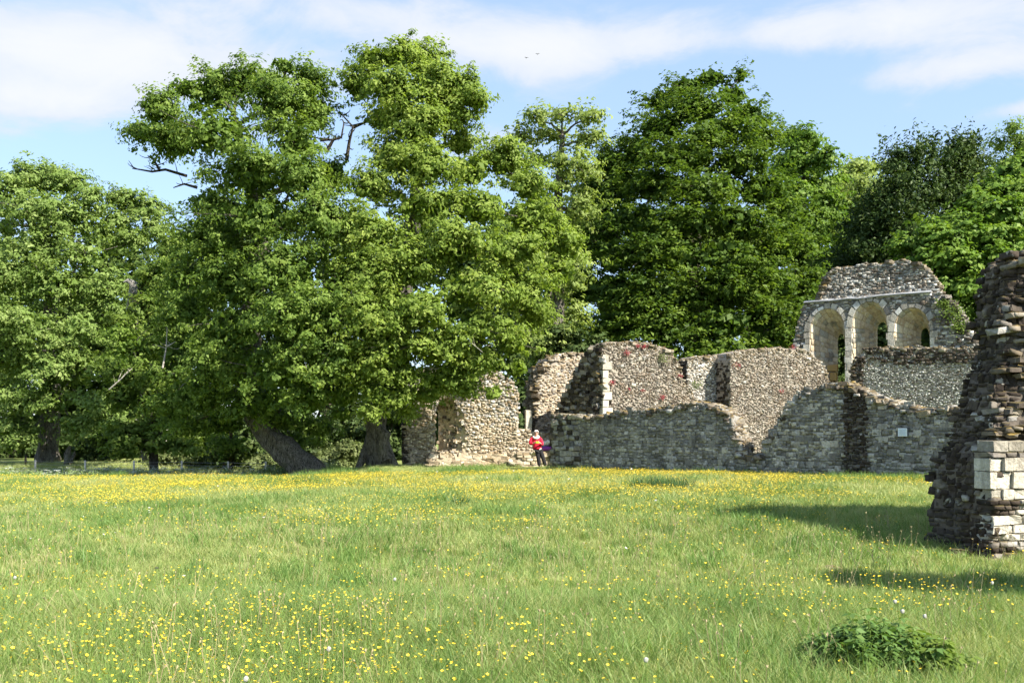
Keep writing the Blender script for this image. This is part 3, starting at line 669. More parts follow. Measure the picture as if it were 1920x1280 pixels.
# --- wall with the broken window, and the low wall the person stands at
def build_window_wall():
    A = math.radians(9); o = P(972, 870, 44.4); pl = Plane(o.x, o.y, A); px = pl.px; T = 1.0
    root = empty('window_wall', (-3, 44.4, .2)); tag(root, 'pale rubble wall with a broken window opening beneath the tree', 'ruined wall')
    top = [(758, 720), (775, 700), (800, 688), (850, 682), (900, 690), (940, 700), (960, 715), (972, 735)]
    tl = [px(*p) for p in top]; poly = [(tl[-1][0], -.2), (tl[0][0], -.2)] + jag(tl, .06, .25, RNDJ, -9)[:-1] + [tl[-1]]; poly = poly[::-1]
    hp = [px(*p) for p in ((816, 846), (873, 848), (875, 820), (872, 790), (864, 765), (856, 750), (843, 742), (826, 745), (816, 760))]
    pb = Plane(*(pl.o + pl.n * T), A); hb = [pb.px(*p) for p in ((811, 846), (822, 846), (822, 820), (822, 790), (821, 772), (820, 764), (818, 760), (814, 762), (811, 772))]
    link('wall_core', core_mesh(pl, poly, T, [hp], [hb]), M_MORTAR, root)
    rv = link('window_reveal', loft(pl, hp, hb, .03, T), M_SAND, root)
    st = Stones(); face_stones(st, pl, poly, [hp], M_SAND, FRUST, (.06, .11), (.06, .2), .045, .1, 1.12, .3, zj=.4, matf=lambda s, z: M_SAND if z < 2.2 + random.gauss(0, .5) else random.choice((M_SAND, M_FLINT_W)))
    face_stones(st, pl, poly, [hp], M_SAND, LIB_RUBBLE, (.14, .22), (.18, .34), .05, .12, .9, .05, skip=.93)
    rs = Stones()
    for k in range(260):
        i = random.randrange(len(hp)); j = (i + 1) % len(hp); u, v = random.random(), random.random()
        a0, a1, b0, b1 = [np.array(x) for x in (pl.w(*hp[i], 0.03), pl.w(*hp[j], .03), pl.w(*hb[i], T), pl.w(*hb[j], T))]
        p = (a0 * (1 - u) + a1 * u) * (1 - v) + (b0 * (1 - u) + b1 * u) * v; s_ = random.uniform(.1, .24)
        rs.add(p, (pl.n[0], pl.n[1], 0), (pl.d[0], pl.d[1], 0), (0, 0, 1), (s_ * 1.3, s_ * .7, s_ * .6), LIB_RUBBLE, random.choice((M_SAND, M_SAND, M_PEB)), .15)
    rs.build(rv, 60, 7)
    pe = Plane(pl.w(tl[0][0], 0)[0], pl.w(tl[0][0], 0)[1], math.atan2(pl.n[1], pl.n[0])); pe.n = pl.d.copy()
    face_stones(st, pe, [(-.02, -.2), (T, -.2), (T, tl[0][1]), (-.02, tl[0][1])], [], M_DARK, LIB_RUBBLE, (.08, .16), (.12, .26), .1, .2, .98, .12)
    cap_stones(st, pl, tl, T, M_MOSS, LIB_RUBBLE, (.15, .32), 4, 2)
    ax, ay, az_ = pl.axes()
    for k in range(150):                                            # worn footing spreading at the base
        q = random.uniform(800, 972); s, z = px(q, 0); s_ = random.uniform(.12, .34); dz = random.uniform(0, .55)
        st.add(pl.w(s, .2 + dz, -.32 * (1 - dz / .6)), ax, ay, az_, (s_ * 1.3, s_, s_ * .6), LIB_RUBBLE, M_SAND, .15)
    s0, s1 = px(800, 870)[0], px(972, 870)[0]
    V = [pl.w(s0, -.1, -.35), pl.w(s1, -.1, -.35), pl.w(s1, .3, -.3), pl.w(s0 + .5, .3, -.3), pl.w(s1, .85, .02), pl.w(s0 + .9, .6, .02)]
    link('footing', mesh('footing', V, [(0, 1, 2, 3), (3, 2, 4, 5), (0, 3, 5)]), M_REVEAL, root)
    st.build(root, 150, 9)
    # low wall with a ledge
    pl2 = Plane(*(pl.w(px(970, 870)[0], 0, .15).xy), math.radians(9)); r2 = empty('low_wall', (1.2, 44.6, .2)); tag(r2, 'low pale wall with a ledge behind the person in red', 'ruined wall')
    top2 = [(970, 806), (985, 807), (1000, 809), (1020, 812), (1045, 815)]; t2 = [pl2.px(*p) for p in top2]; po = ([(t2[-1][0], -.2), (t2[0][0], -.2)] + t2)[::-1]
    link('wall_core', core_mesh(pl2, po, .6), M_MORTAR, r2); st = Stones()
    face_stones(st, pl2, po, [], M_SAND, FRUST, (.07, .14), (.08, .26), .04, .1, 1.08, .2, zj=.3)
    cap_stones(st, pl2, t2, .6, M_SAND, LIB_RUBBLE, (.16, .3), 5, 2)
    za = pl2.px(985, 846)[1]; pled = Plane(*(pl2.o - pl2.n * .5), math.radians(9)); pol = [(t2[0][0] - .05, -.2), (t2[-1][0], -.2), (t2[-1][0], za), (t2[0][0] - .05, za)]
    link('ledge', core_mesh(pled, pol, .5), M_MORTAR, r2)
    face_stones(st, pled, pol, [], M_SAND, LIB_RUBBLE, (.12, .2), (.16, .36), .05, .12, .94, .05)
    cap_stones(st, pled, [(pol[3][0], za), (pol[2][0], za)], .45, M_SAND, LIB_RUBBLE, (.2, .36), 4, 2, sink=.28)
    st.add(pl2.w(pl2.px(993, 788)[0], pl2.px(993, 788)[1], .3), *pl2.axes(), (.27, .3, .95), LIB_BLOCK, M_PALE, .02)
    st.build(r2, 80, 8)
    return pled, za
PL_LEDGE, Z_LEDGE = build_window_wall()

# --- a second broken wall to the right of the frame; its shadow falls across the grass
def build_side():
    pl = Plane(6.99, 8.5, math.radians(-6)); root = empty('ruined_wall', (8.6, 8.4, 0)); tag(root, 'broken rubble wall just beyond the right edge, throwing the thin near shadow', 'ruined wall')
    tl = [(0, 3.3), (.1, 3.75), (.5, 3.9), (1.2, 3.85), (2.4, 3.7), (4.5, 3.5)]; poly = ([(4.5, -.2), (0, -.2)] + jag(tl, .05, .2, RNDJ, -9)[:-1] + [tl[-1]])[::-1]
    link('wall_core', core_mesh(pl, poly, .8), M_MORTAR_D, root); st = Stones(); face_stones(st, pl, poly, [], M_DARK, LIB_RUBBLE, (.09, .16), (.12, .3), .07, .14, .95, .08)
    pe = Plane(pl.o[0], pl.o[1], math.atan2(pl.n[1], pl.n[0])); pe.n = pl.d.copy(); face_stones(st, pe, [(0, -.2), (.8, -.2), (.8, 3.3), (0, 3.3)], [], M_DARK, LIB_RUBBLE, (.08, .16), (.12, .26), .1, .2, .98, .12)
    cap_stones(st, pl, tl, .8, M_MOSS, LIB_RUBBLE, (.14, .3), 5, 2); st.build(root, 40, 9)
build_side()

# --- information panel fixed to the low wall
def build_sign():
    s, z = PL_FRONT.px(1695, 810); c = PL_FRONT.w(s, z, -.14); root = empty('information_panel', c); tag(root, 'small white information panel fixed to the grey wall', 'sign')
    def slab(name, w_, h_, d0, d1, mat, dz=0):
        V = [PL_FRONT.w(s + a * w_ / 2, z + dz + b * h_ / 2, d) for d in (d0, d1) for a, b in ((-1, -1), (1, -1), (1, 1), (-1, 1))]
        return link(name, mesh(name, V, [(0, 1, 2, 3), (7, 6, 5, 4), (0, 4, 5, 1), (1, 5, 6, 2), (2, 6, 7, 3), (3, 7, 4, 0)]), mat, root)
    slab('back_board', .28, .255, -.125, .0, plain('panel_edge', (.10, .11, .12), .6))
    slab('white_border', .28, .255, -.132, -.127, plain('panel_border', (.82, .83, .84), .5))
    slab('panel_face', .245, .22, -.138, -.134, plain('panel_face', (.60, .68, .74), .45))
    for k in range(7): slab('text_line', .21 - .04 * (k % 3 == 2), .006, -.1405, -.139, M_TXT, .08 - k * .026)
M_TXT = plain('panel_text', (.34, .40, .46), .6)
build_sign()

# ------------------------------------------------------------------ trees
BARK_GREY = bark_mat('grey_bark', (.035, .03, .025), (.30, .275, .235))
BARK_DARK = bark_mat('dark_bark', (.035, .030, .024), (.13, .112, .09))
DEADWOOD = plain('bleached_deadwood', (.36, .33, .29), .9, 9, .3, .3)
LF_OAK = leaf_mat('spring_oak_leaf', (.100, .160, .026), (.195, .275, .050), (.300, .370, .085), .45)
LF_OAK_SHADED = leaf_mat('shaded_oak_leaf', (.064, .118, .020), (.135, .210, .038), (.225, .305, .068), .43)  # darker oak leaf for the leaning tree: its shade is put into the colour
LF_FAR = leaf_mat('pale_oak_leaf', (.11, .175, .038), (.18, .262, .066), (.275, .35, .115), .42)
LF_PALE = leaf_mat('pale_ash_leaf', (.15, .21, .05), (.24, .31, .085), (.34, .40, .135), .45)
LF_BEECH = leaf_mat('beech_leaf', (.045, .088, .016), (.092, .152, .024), (.170, .240, .040), .40)
LF_YEW = leaf_mat('yew_needle', (.022, .046, .012), (.048, .084, .021), (.100, .14, .040), .2)
LF_MAPLE = leaf_mat('maple_leaf', (.065, .13, .018), (.13, .22, .034), (.22, .31, .060), .4)
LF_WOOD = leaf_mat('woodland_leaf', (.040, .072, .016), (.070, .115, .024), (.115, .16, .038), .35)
LF_SHRUB = leaf_mat('shrub_leaf', (.032, .056, .016), (.056, .09, .024), (.10, .135, .040), .25)
LF_SHRUB2 = leaf_mat('hawthorn_leaf', (.075, .125, .020), (.125, .19, .034), (.20, .265, .055), .4)
LF_BUSH = leaf_mat('bramble_leaf', (.085, .115, .036), (.14, .175, .062), (.21, .235, .10), .3)

def make_leaves(C, out, Ln, Wd, upw, outw, rnd, tint, droop=.0, r=None):
    """C leaf centres, out outward directions -> rhombus leaves with a slight fold"""
    n = len(C); r = r or rng
    nm = out * outw + np.array([0, 0, upw]) + r.normal(0, rnd, (n, 3)); nm /= np.linalg.norm(nm, axis=1)[:, None] + 1e-9
    a = r.normal(0, 1, (n, 3)) + out * .6 + np.array([0, 0, -droop]); a -= nm * (a * nm).sum(1)[:, None]; a /= np.linalg.norm(a, axis=1)[:, None] + 1e-9
    b = np.cross(nm, a); s = r.uniform(.5, 1.45, (n, 1)); l = Ln * s / 2; wv = Wd * s * r.uniform(.8, 1.2, (n, 1)) / 2
    V = np.stack([C - a * l, C + b * wv + nm * wv * .35 + a * l * .1, C + a * l - nm * l * .15, C - b * wv + nm * wv * .35 + a * l * .1], 1).reshape(-1, 3)
    return V, np.arange(n * 4).reshape(-1, 4), tint
def leaf_object(name, parts, mat, parent):
    V = np.concatenate([p[0] for p in parts]); off = 0; Q = []
    for p in parts: Q.append(p[1] + off); off += len(p[0])
    me = mesh_np(name, V, quads=np.concatenate(Q)); at = me.attributes.new('tint', 'FLOAT', 'FACE'); at.data.foreach_set('value', np.concatenate([p[2] for p in parts]).astype(np.float32))
    return link(name, me, mat, parent)
def lobes_to_world(lobes, Y0, spread, r):
    out = []
    for lb in lobes:
        px, py, rx, ry = lb[:4]; dy = lb[4] if len(lb) > 4 else r.uniform(-spread, spread); Y = Y0 + dy; k = Y / F
        out.append((np.array(tuple(P(px, py, Y))), np.array((rx * k, max(.8, (rx + ry) * .5 * k * .95), ry * k))))
    return out
def crown(W, n_leaf, r, clump_r=.5, per=24, Ln=.2, Wd=.1, flat=.5, upw=.5, outw=1., rnd=.42, shell=.5, droop=.15, rough=.34, front=.62, spiky=0., lobe_k=.94, fill=.07, pocket=1.1, spray=1.5, pk_t=-.75):
    area = np.array([(R[0] * R[2]) ** .9 for c, R in W]); area /= area.sum(); parts = []; twigs = []
    for (c, R), f in zip(W, area):
        nc = max(5, int(n_leaf * f / per)); d = r.normal(0, 1, (nc, 3)); d /= np.linalg.norm(d, axis=1)[:, None]
        flip = (d[:, 1] > 0) & (r.random(nc) < (front - .5) * 2); d[flip, 1] *= -1
        ph = r.uniform(0, 6.28, 6); q = d * 3.2
        bump = 1 + rough * (np.sin(q[:, 0] * 1.3 + ph[0]) * np.sin(q[:, 2] * 1.7 + ph[1]) + .6 * np.sin(q[:, 0] * 3.1 + q[:, 1] * 2 + ph[2]) * np.sin(q[:, 2] * 2.9 + ph[3]))
        rad = np.clip(1 - shell * r.random(nc) ** 1.7, .15, 1) * bump + r.exponential(.07, nc)
        low = d[:, 2] < -.5; d[low, 2] *= np.where(r.random(low.sum()) < .5, -.8, 1.)           # few leaves hang under a bough
        cc = c + d * (R * lobe_k) * rad[:, None]
        wv = cc * (2.1 / pocket); pk = np.sin(wv[:, 0] + 1.7 * np.sin(wv[:, 2] * .8)) + np.sin(wv[:, 2] * 1.25 + wv[:, 1]) + np.sin(wv[:, 1] * .9 - wv[:, 0] * .6 + 2)
        kp = (pk > pk_t) | (r.random(nc) < .10); cc = cc[kp]; d = d[kp]; nc = len(cc)
        ct = np.clip(.5 + r.normal(0, .19, nc), 0, 1)
        sz = clump_r * r.uniform(.55, 1.35, nc)
        k = r.poisson(per, nc); idx = np.repeat(np.arange(nc), k); m = len(idx)
        od = d[idx] * np.array([1, 1, .6]); od /= np.linalg.norm(od, axis=1)[:, None] + 1e-9
        tt = r.random((m, 1)); hd = d[idx] + r.normal(0, .35, (nc, 3))[idx]; hd /= np.linalg.norm(hd, axis=1)[:, None] + 1e-9
        off = r.normal(0, .5, (m, 3)) * np.array([1, 1, flat]) * (1.05 - .6 * tt) + hd * np.array([1, 1, .75]) * (tt - .35) * spray
        off[:, 2] -= droop * (off[:, 0] ** 2 + off[:, 1] ** 2)
        if spiky: off = off * .45 + od * (r.random((m, 1)) - .3) * 1.3 + np.array([0, 0, spiky]) * (r.random((m, 1)) - .3) * 1.6
        C = cc[idx] + off * sz[idx][:, None]
        od = d[idx] * .75 + off * np.array([.9, .9, .9]); od /= np.linalg.norm(od, axis=1)[:, None] + 1e-9
        parts.append(make_leaves(C, od, Ln, Wd, upw, outw, rnd, np.clip(ct[idx] + r.normal(0, .14, m), 0, 1), droop, r))
        ni = max(6, int(n_leaf * f * fill)); di = r.normal(0, 1, (ni, 3)); di /= np.linalg.norm(di, axis=1)[:, None]                     # inner leaves, tinted darker to paint in the shade within the crown
        parts.append(make_leaves(c + di * R * (.25 + .45 * r.random((ni, 1))), di, Ln * 1.9, Wd * 2.1, .4, .6, .7, np.clip(r.normal(.35, .15, ni), 0, 1), droop, r))
        twigs.append((c, cc, R * lobe_k))
    return parts, twigs
def grow_limbs(tb, trunk, W, r, r_end=.03, sag=.5, limb_k=.5, twigs=None, twig_n=5, twig_r=.012):
    nodes = [(np.array(tuple(p)), rad) for p, rad in trunk]
    start = np.array(tuple(trunk[0][0])); zmin = trunk[0][0][2] + .25 * (trunk[-1][0][2] - trunk[0][0][2])
    order = sorted(range(len(W)), key=lambda i: min(np.linalg.norm(W[i][0] - p) for p, _ in nodes))
    for i in order:
        c, R = W[i]; best = None
        for p, rad in nodes:
            if p[2] < zmin: continue
            d = c - p; dist = np.linalg.norm(d); cost = dist + (1.2 * max(0, -d[2])) + .6 / (rad + .05) * .2
            if best is None or cost < best[0]: best = (cost, p, rad, dist)
        _, p, rad, dist = best
        if dist < .3: continue
        r0 = min(rad * .72, .045 + .022 * dist + .05 * max(R)); pts = bez(p, c, (r.normal(0, .12 * dist), r.normal(0, .1 * dist), .10 * dist * sag), 7)
        pts[1:-1] += r.normal(0, .025 * dist, (5, 3)); rr = np.linspace(r0, max(r_end, r0 * .3), 7); tb.add(pts, rr, 7)
        for q, x in list(zip(pts, rr))[2:]: nodes.append((q, x))
    if twigs:
        for c, cc, R in twigs:
            for j in r.permutation(len(cc))[:twig_n]:
                e = cc[j]; d = np.linalg.norm(e - c); st_ = c + (e - c) * .1
                pts = bez(st_, e, r.normal(0, .12 * d, 3), 5); tb.add(pts, np.linspace(twig_r * 2.2, twig_r * .7, 5), 4)
    return nodes
def make_tree(name, label, cat, Y0, trunk_px, lobes, leafmat, barkmat, n_leaf, seed, spread=3., group=None, base=None, flare=1.12, twig_n=5, sag=.5, twig_r=.012, **kw):
    r = np.random.default_rng(seed); W = lobes_to_world(lobes, Y0, spread, r)
    b = trunk_px[0]; loc = Vector(((b[0] - 960) / F * (Y0 + b[2]), Y0 + b[2], 0)); loc.z = g(loc.x, loc.y) - .05
    root = empty(name, loc); tag(root, label, cat, group)
    p1_ = P(trunk_px[1][0], trunk_px[1][1], Y0 + trunk_px[1][2]); pts = [loc + (loc - p1_).normalized() * .9] + [P(px, py, Y0 + dy) for px, py, dy, rad in trunk_px[1:]]; rad = [t[3] for t in trunk_px]; rad[0] *= flare
    t = np.linspace(0, len(pts) - 1, 9 * (len(pts) - 1) + 1); A = np.array([tuple(p) for p in pts]); i0 = np.minimum(t.astype(int), len(pts) - 2); f = (t - i0)[:, None]
    pm = np.concatenate([[2 * A[0] - A[1]], A, [2 * A[-1] - A[-2]]]); p0, p1, p2, p3 = pm[i0], pm[i0 + 1], pm[i0 + 2], pm[i0 + 3]
    S = .5 * (2 * p1 + (p2 - p0) * f + (2 * p0 - 5 * p1 + 4 * p2 - p3) * f ** 2 + (3 * p1 - p0 - 3 * p2 + p3) * f ** 3)
    rr = np.interp(t, np.arange(len(rad)), rad) * (1 + r.normal(0, .03, len(t))); tb = Tubes(); tb.add(S, rr, 22)
    Vt = tb.V[0].reshape(len(S), 22, 3); an = np.arange(22) * 2 * math.pi / 22
    for kk in range(len(S)): Vt[kk] += (Vt[kk] - S[kk]) * (.13 * np.sin(an * 3 + kk * .13 + seed) + .08 * np.sin(an * 5 - kk * .11) + .07 * np.sin(an * 9 + .6 * math.sin(kk * .7)) * (1 if kk % 2 else .6) + .09 * np.sin(an * 2 + kk * .55) * math.sin(kk * .45 + seed) + .26 * np.maximum(0, np.sin(an * 4 + seed)) * max(0, 1 - kk / 9.))[:, None]
    tb.V[0] = Vt.reshape(-1, 3)
    parts, tw = crown(W, n_leaf, r, **kw); grow_limbs(tb, list(zip([Vector(x) for x in S], rr)), W, r, twigs=tw, twig_n=twig_n, sag=sag, twig_r=twig_r)
    tb.build('trunk', barkmat, root); leaf_object('crown', parts, leafmat, root)
    return root
def dead_branch(root, paths, Y, rad=.05, mat=None, seed=1):
    r = np.random.default_rng(seed)
    tb = Tubes()
    for path in paths:
        pts = np.array([tuple(P(x, y, Y + r.normal(0, .15))) for x, y in path]); rads = np.linspace(rad, rad * .3, len(pts)); tb.add(pts, rads, 6)
        for k in range(1, len(pts)):
            for q in range(2):
                a = pts[k - 1] + (pts[k] - pts[k - 1]) * r.random(); ln = r.uniform(.25, .7); d = r.normal(0, 1, 3); d[2] = abs(d[2]) * .6; d /= np.linalg.norm(d)
                tb.add(bez(a, a + d * ln, r.normal(0, .1, 3), 5), np.linspace(rad * .35, rad * .12, 5), 4)
    tb.build('dead_branch', mat or DEADWOOD, root)

# leaning oak, left of the pair
T1 = make_tree('oak_tree', 'great old tree with trunk leaning steeply left over the meadow edge', 'tree', 41.3,
    [(584, 884, 0, .54), (545, 852, .1, .52), (499, 812, .3, .48), (470, 760, .5, .47), (462, 680, .8, .52), (475, 580, .8, .46), (488, 480, .6, .38), (480, 390, .4, .28), (455, 300, .2, .18), (440, 220, 0, .10)],
    [(268, 248, 34, 26), (300, 205, 48, 38, -1), (330, 270, 60, 34, -.6), (345, 165, 38, 24), (400, 175, 62, 46, .5), (410, 255, 80, 52, -2.0), (470, 150, 55, 32), (520, 185, 72, 50, -1), (532, 122, 30, 18), (585, 155, 42, 32), (590, 215, 38, 42, .8),
     (555, 265, 55, 52, -1.4), (470, 330, 78, 52, -2.2), (560, 335, 66, 50, -2.8), (400, 385, 62, 42, .4), (620, 330, 34, 36, 1), (500, 410, 95, 60, -2.4), (400, 455, 74, 52, -.8), (600, 410, 62, 56, -2.8), (345, 520, 48, 42, .2),
     (430, 530, 80, 56, -2.0), (540, 510, 86, 60, -3.0), (350, 590, 58, 52, -.4), (440, 615, 82, 56, -2.2), (560, 600, 92, 62, -3.6), (630, 560, 50, 56, -3.4), (335, 665, 52, 42, 0), (420, 690, 76, 52, -2.0), (520, 690, 84, 56, -3.2),
     (615, 665, 66, 58, -3.4), (250, 655, 42, 40, -.8), (300, 700, 36, 24, -.6), (225, 625, 26, 26, -.6), (370, 745, 60, 40, -.8), (470, 760, 70, 36, -1.5), (570, 745, 66, 42, -2.4), (640, 735, 38, 36, -2.2), (420, 790, 60, 30, 1.5), (530, 790, 50, 22, 1.), (430, 828, 40, 18, 3), (600, 800, 34, 20, 1.5), (350, 800, 40, 24, 0), (300, 755, 36, 26, -.4), (565, 826, 34, 14, 4), (640, 775, 26, 18, -1)],
    LF_OAK_SHADED, BARK_GREY, 152000, 21, spread=1.2, clump_r=.40, per=34, Ln=.15, Wd=.078, flat=.6, twig_n=9, rough=.45, fill=.12, pocket=1.6, pk_t=-.5)
dead_branch(T1, [[(350, 330), (310, 318), (285, 322), (262, 318), (248, 316)], [(300, 320), (288, 300), (277, 292)], [(370, 352), (345, 345), (325, 352)]], 41.5, .065, BARK_DARK, 3)
dead_branch(T1, [[(330, 735), (350, 715), (372, 708), (398, 727)], [(398, 650), (382, 620), (370, 605)], [(382, 620), (405, 602)], [(205, 730), (225, 712), (248, 690)], [(305, 690), (312, 650), (313, 612)], [(312, 650), (330, 640)]], 40.2, .042, DEADWOOD, 4)
# upright oak on the right of the pair
T2 = make_tree('oak_tree', 'great upright tree with gnarled pale trunk growing beside the window wall', 'tree', 41.6,
    [(712, 874, 0, .44), (709, 830, 0, .44), (703, 780, 0, .43), (712, 720, .2, .46), (735, 640, .6, .44), (752, 560, .9, .40), (768, 460, 1., .36), (782, 360, .9, .28), (782, 280, .7, .2), (765, 200, .4, .12)],
    [(700, 112, 34, 30), (742, 108, 44, 30, -.6), (790, 118, 44, 32, .4), (672, 160, 34, 34, .2), (735, 170, 60, 40, -1.6), (815, 165, 56, 42, -.8), (868, 165, 36, 28), (895, 190, 22, 18), (850, 215, 46, 38, -.6), (780, 235, 62, 46, -1.6), (715, 225, 40, 28, .6),
     (735, 300, 46, 34, -1.6), (800, 310, 56, 42, -2.2), (865, 270, 36, 26, .5), (700, 350, 48, 36, -2.0), (880, 320, 52, 38, -1.4), (945, 300, 46, 34, -.4), (985, 345, 42, 36, -1), (900, 390, 72, 42, -2.6), (800, 390, 66, 42, -2.8), (990, 410, 52, 42, -1.6), (1035, 440, 40, 36, -.6),
     (700, 440, 62, 48, -3.0), (860, 460, 76, 46, -3.2), (960, 470, 62, 48, -2.6), (1060, 470, 38, 28, -.6), (1050, 510, 40, 30, -.6), (760, 500, 66, 46, -3.4), (680, 520, 60, 50, -3.6), (880, 540, 76, 48, -3.4), (980, 540, 52, 44, -2.4), (790, 580, 70, 48, -3.8), (1000, 590, 34, 30, -1.4),
     (690, 600, 66, 52, -4.0), (900, 610, 66, 42, -3.2), (960, 640, 42, 34, -2.2), (820, 650, 64, 40, -3.4), (730, 660, 56, 42, -4.0), (900, 680, 52, 26, -2.4), (970, 690, 28, 24, -1.6), (690, 690, 44, 36, -3.8), (710, 735, 48, 24, -3.4), (745, 700, 40, 32, -3.4), (830, 712, 50, 26, -2.2), (925, 735, 18, 16, -2), (690, 772, 22, 16, -3), (745, 745, 20, 24, -3), (800, 740, 30, 18, -1.6), (870, 730, 26, 16, -2), (770, 770, 18, 14, -1)],
    LF_OAK, BARK_GREY, 170000, 22, spread=1.2, clump_r=.40, per=34, Ln=.15, Wd=.078, flat=.6, twig_n=9, rough=.45, fill=.12, pocket=1.6, pk_t=-.5)
dead_branch(T2, [[(650, 300), (655, 265), (662, 238), (640, 214)], [(612, 285), (625, 262), (640, 258), (645, 230)], [(600, 262), (625, 262)], [(662, 238), (690, 228)]], 42, .09, BARK_DARK, 6)
dead_branch(T2, [[(660, 545), (640, 590), (628, 640), (600, 690)], [(655, 620), (640, 640)], [(690, 650), (720, 665), (735, 640)], [(560, 640), (575, 690)], [(590, 540), (600, 570)], [(880, 640), (905, 660)]], 37.3, .022, DEADWOOD, 8)
# gnarled root plate and buttress of the upright oak
tb = Tubes(); tb.add([on_ground(668, 41.2) + Vector((0, 0, -.2)), P(684, 850, 41.6), P(697, 815, 41.8), P(705, 780, 41.8)], [.13, .2, .2, .1], 9)
tb.add([on_ground(745, 41.0) + Vector((0, 0, -.15)), P(728, 848, 41.2), P(716, 800, 41.4)], [.12, .2, .12], 8); tb.add([P(708, 800, 41.1), P(722, 815, 41.05), P(716, 840, 41.05), P(724, 862, 41.05)], [.16, .26, .2, .3], 9)
tb.build('root_buttress', BARK_GREY, T2)

make_tree('oak_tree', 'broad pale green oak with thick brown trunk at the far left behind the fence', 'tree', 62,
    [(88, 872, 0, .72), (88, 850, 0, .62), (94, 780, 0, .56), (96, 700, 0, .5), (96, 600, 0, .42), (92, 520, 0, .34), (88, 450, 0, .24), (84, 380, 0, .12)],
    [(60, 335, 55, 30), (115, 345, 48, 34), (20, 365, 44, 34), (165, 372, 34, 26), (80, 395, 60, 34, -2), (10, 420, 40, 40), (135, 425, 52, 34, -1.5), (235, 375, 34, 22, 1), (275, 392, 36, 24, 1), (295, 430, 28, 22, 1), (225, 415, 30, 18, .5), (240, 455, 34, 20, 0), (60, 470, 62, 38, -2), (165, 480, 50, 34, -2),
     (15, 530, 52, 48, -2), (100, 540, 66, 44, -3), (190, 540, 46, 38, -1.5), (50, 610, 66, 46, -3.4), (135, 620, 62, 42, -3), (200, 600, 40, 38, -1.2), (10, 670, 50, 46, -2), (85, 690, 66, 42, -3.4), (165, 690, 54, 40, -3), (25, 750, 46, 38, -2.5), (110, 750, 56, 30, -3), (185, 750, 52, 34, -3), (220, 790, 36, 26, -3), (150, 800, 50, 22, -2.4), (20, 800, 46, 26, -2.4), (45, 830, 26, 12, -2.4)],
    LF_FAR, BARK_GREY, 95000, 23, spread=1.5, clump_r=.56, per=30, Ln=.21, Wd=.115, flat=.5, rough=.42, twig_n=7, pocket=2., fill=.04, twig_r=.018)
make_tree('oak_tree', 'grey green tree cut by the left edge of the picture', 'tree', 70, [(-95, 868, 0, .5), (-95, 700, 0, .4), (-95, 560, 0, .25), (-95, 480, 0, .12)],
    [(-90, 460, 70, 50), (-30, 500, 50, 50), (-100, 560, 90, 60), (-10, 600, 46, 60), (-80, 660, 90, 70), (-20, 720, 50, 60), (-90, 770, 80, 50)], LF_FAR, BARK_DARK, 22000, 24, clump_r=.7, Ln=.32, Wd=.18)

# beech behind the ruins: tiers of flat drooping sprays
make_tree('beech_tree', 'huge dense dark green beech rising behind the sunlit walls', 'tree', 66,
    [(1300, 870, 4, .9), (1300, 700, 4, .7), (1300, 500, 4, .5), (1305, 350, 4, .32), (1310, 240, 4, .18), (1318, 170, 4, .08)],
    [(1335, 148, 34, 20, 3), (1388, 142, 12, 14, 3), (1290, 165, 46, 22, 3), (1372, 180, 36, 20, 2), (1240, 190, 36, 24, 4), (1310, 205, 70, 30, 0), (1400, 215, 46, 24, 2), (1240, 240, 58, 34, 1), (1345, 250, 84, 34, -2), (1425, 262, 40, 28, 2), (1200, 290, 50, 36, 2), (1280, 295, 80, 38, -2.6), (1390, 305, 70, 34, -2.6),
     (1165, 345, 46, 42, 3), (1230, 350, 70, 42, -1.6), (1330, 355, 86, 40, -4), (1430, 355, 62, 38, -2), (1125, 395, 46, 46, 3), (1190, 415, 70, 44, -1.4), (1290, 415, 86, 44, -4.5), (1390, 415, 80, 40, -4.4), (1465, 405, 46, 40, -1), (1100, 460, 52, 50, 2), (1165, 480, 66, 46, -1.8), (1260, 480, 84, 46, -4.8), (1365, 480, 84, 44, -5), (1450, 470, 62, 44, -3),
     (1505, 470, 36, 44, 1), (1085, 540, 54, 52, 2), (1160, 545, 70, 46, -2), (1255, 550, 84, 46, -5), (1360, 545, 84, 44, -5.4), (1450, 535, 66, 44, -3.8), (1510, 540, 36, 50, 1), (1070, 610, 52, 46, 1), (1150, 615, 70, 42, -2.4), (1245, 615, 84, 42, -5.4), (1350, 605, 84, 42, -5.8), (1440, 595, 66, 40, -4.4), (1495, 600, 34, 40, 0), (1060, 670, 46, 40, 0), (1130, 680, 60, 40, -2), (1230, 670, 80, 36, -5), (1340, 655, 84, 34, -5.8), (1430, 645, 60, 34, -5), (1480, 650, 30, 30, -2), (1030, 640, 34, 50, 3), (1020, 720, 36, 50, 3), (1150, 310, 40, 36, 4), (1110, 355, 44, 40, 4), (1085, 410, 46, 46, 4), (1065, 470, 46, 46, 4), (1055, 540, 46, 50, 4), (1130, 430, 60, 50, 5), (1240, 450, 90, 60, 6), (1360, 430, 90, 60, 6), (1300, 560, 110, 70, 6), (1420, 540, 70, 60, 6), (1180, 580, 80, 60, 6)],
    LF_BEECH, BARK_DARK, 138000, 25, spread=2., clump_r=.70, per=24, Ln=.25, Wd=.15, flat=.34, upw=.9, outw=.35, rnd=.42, droop=.22, rough=.36, twig_n=3, sag=.2, pocket=2.4, fill=.24, lobe_k=1.12, spray=1.)
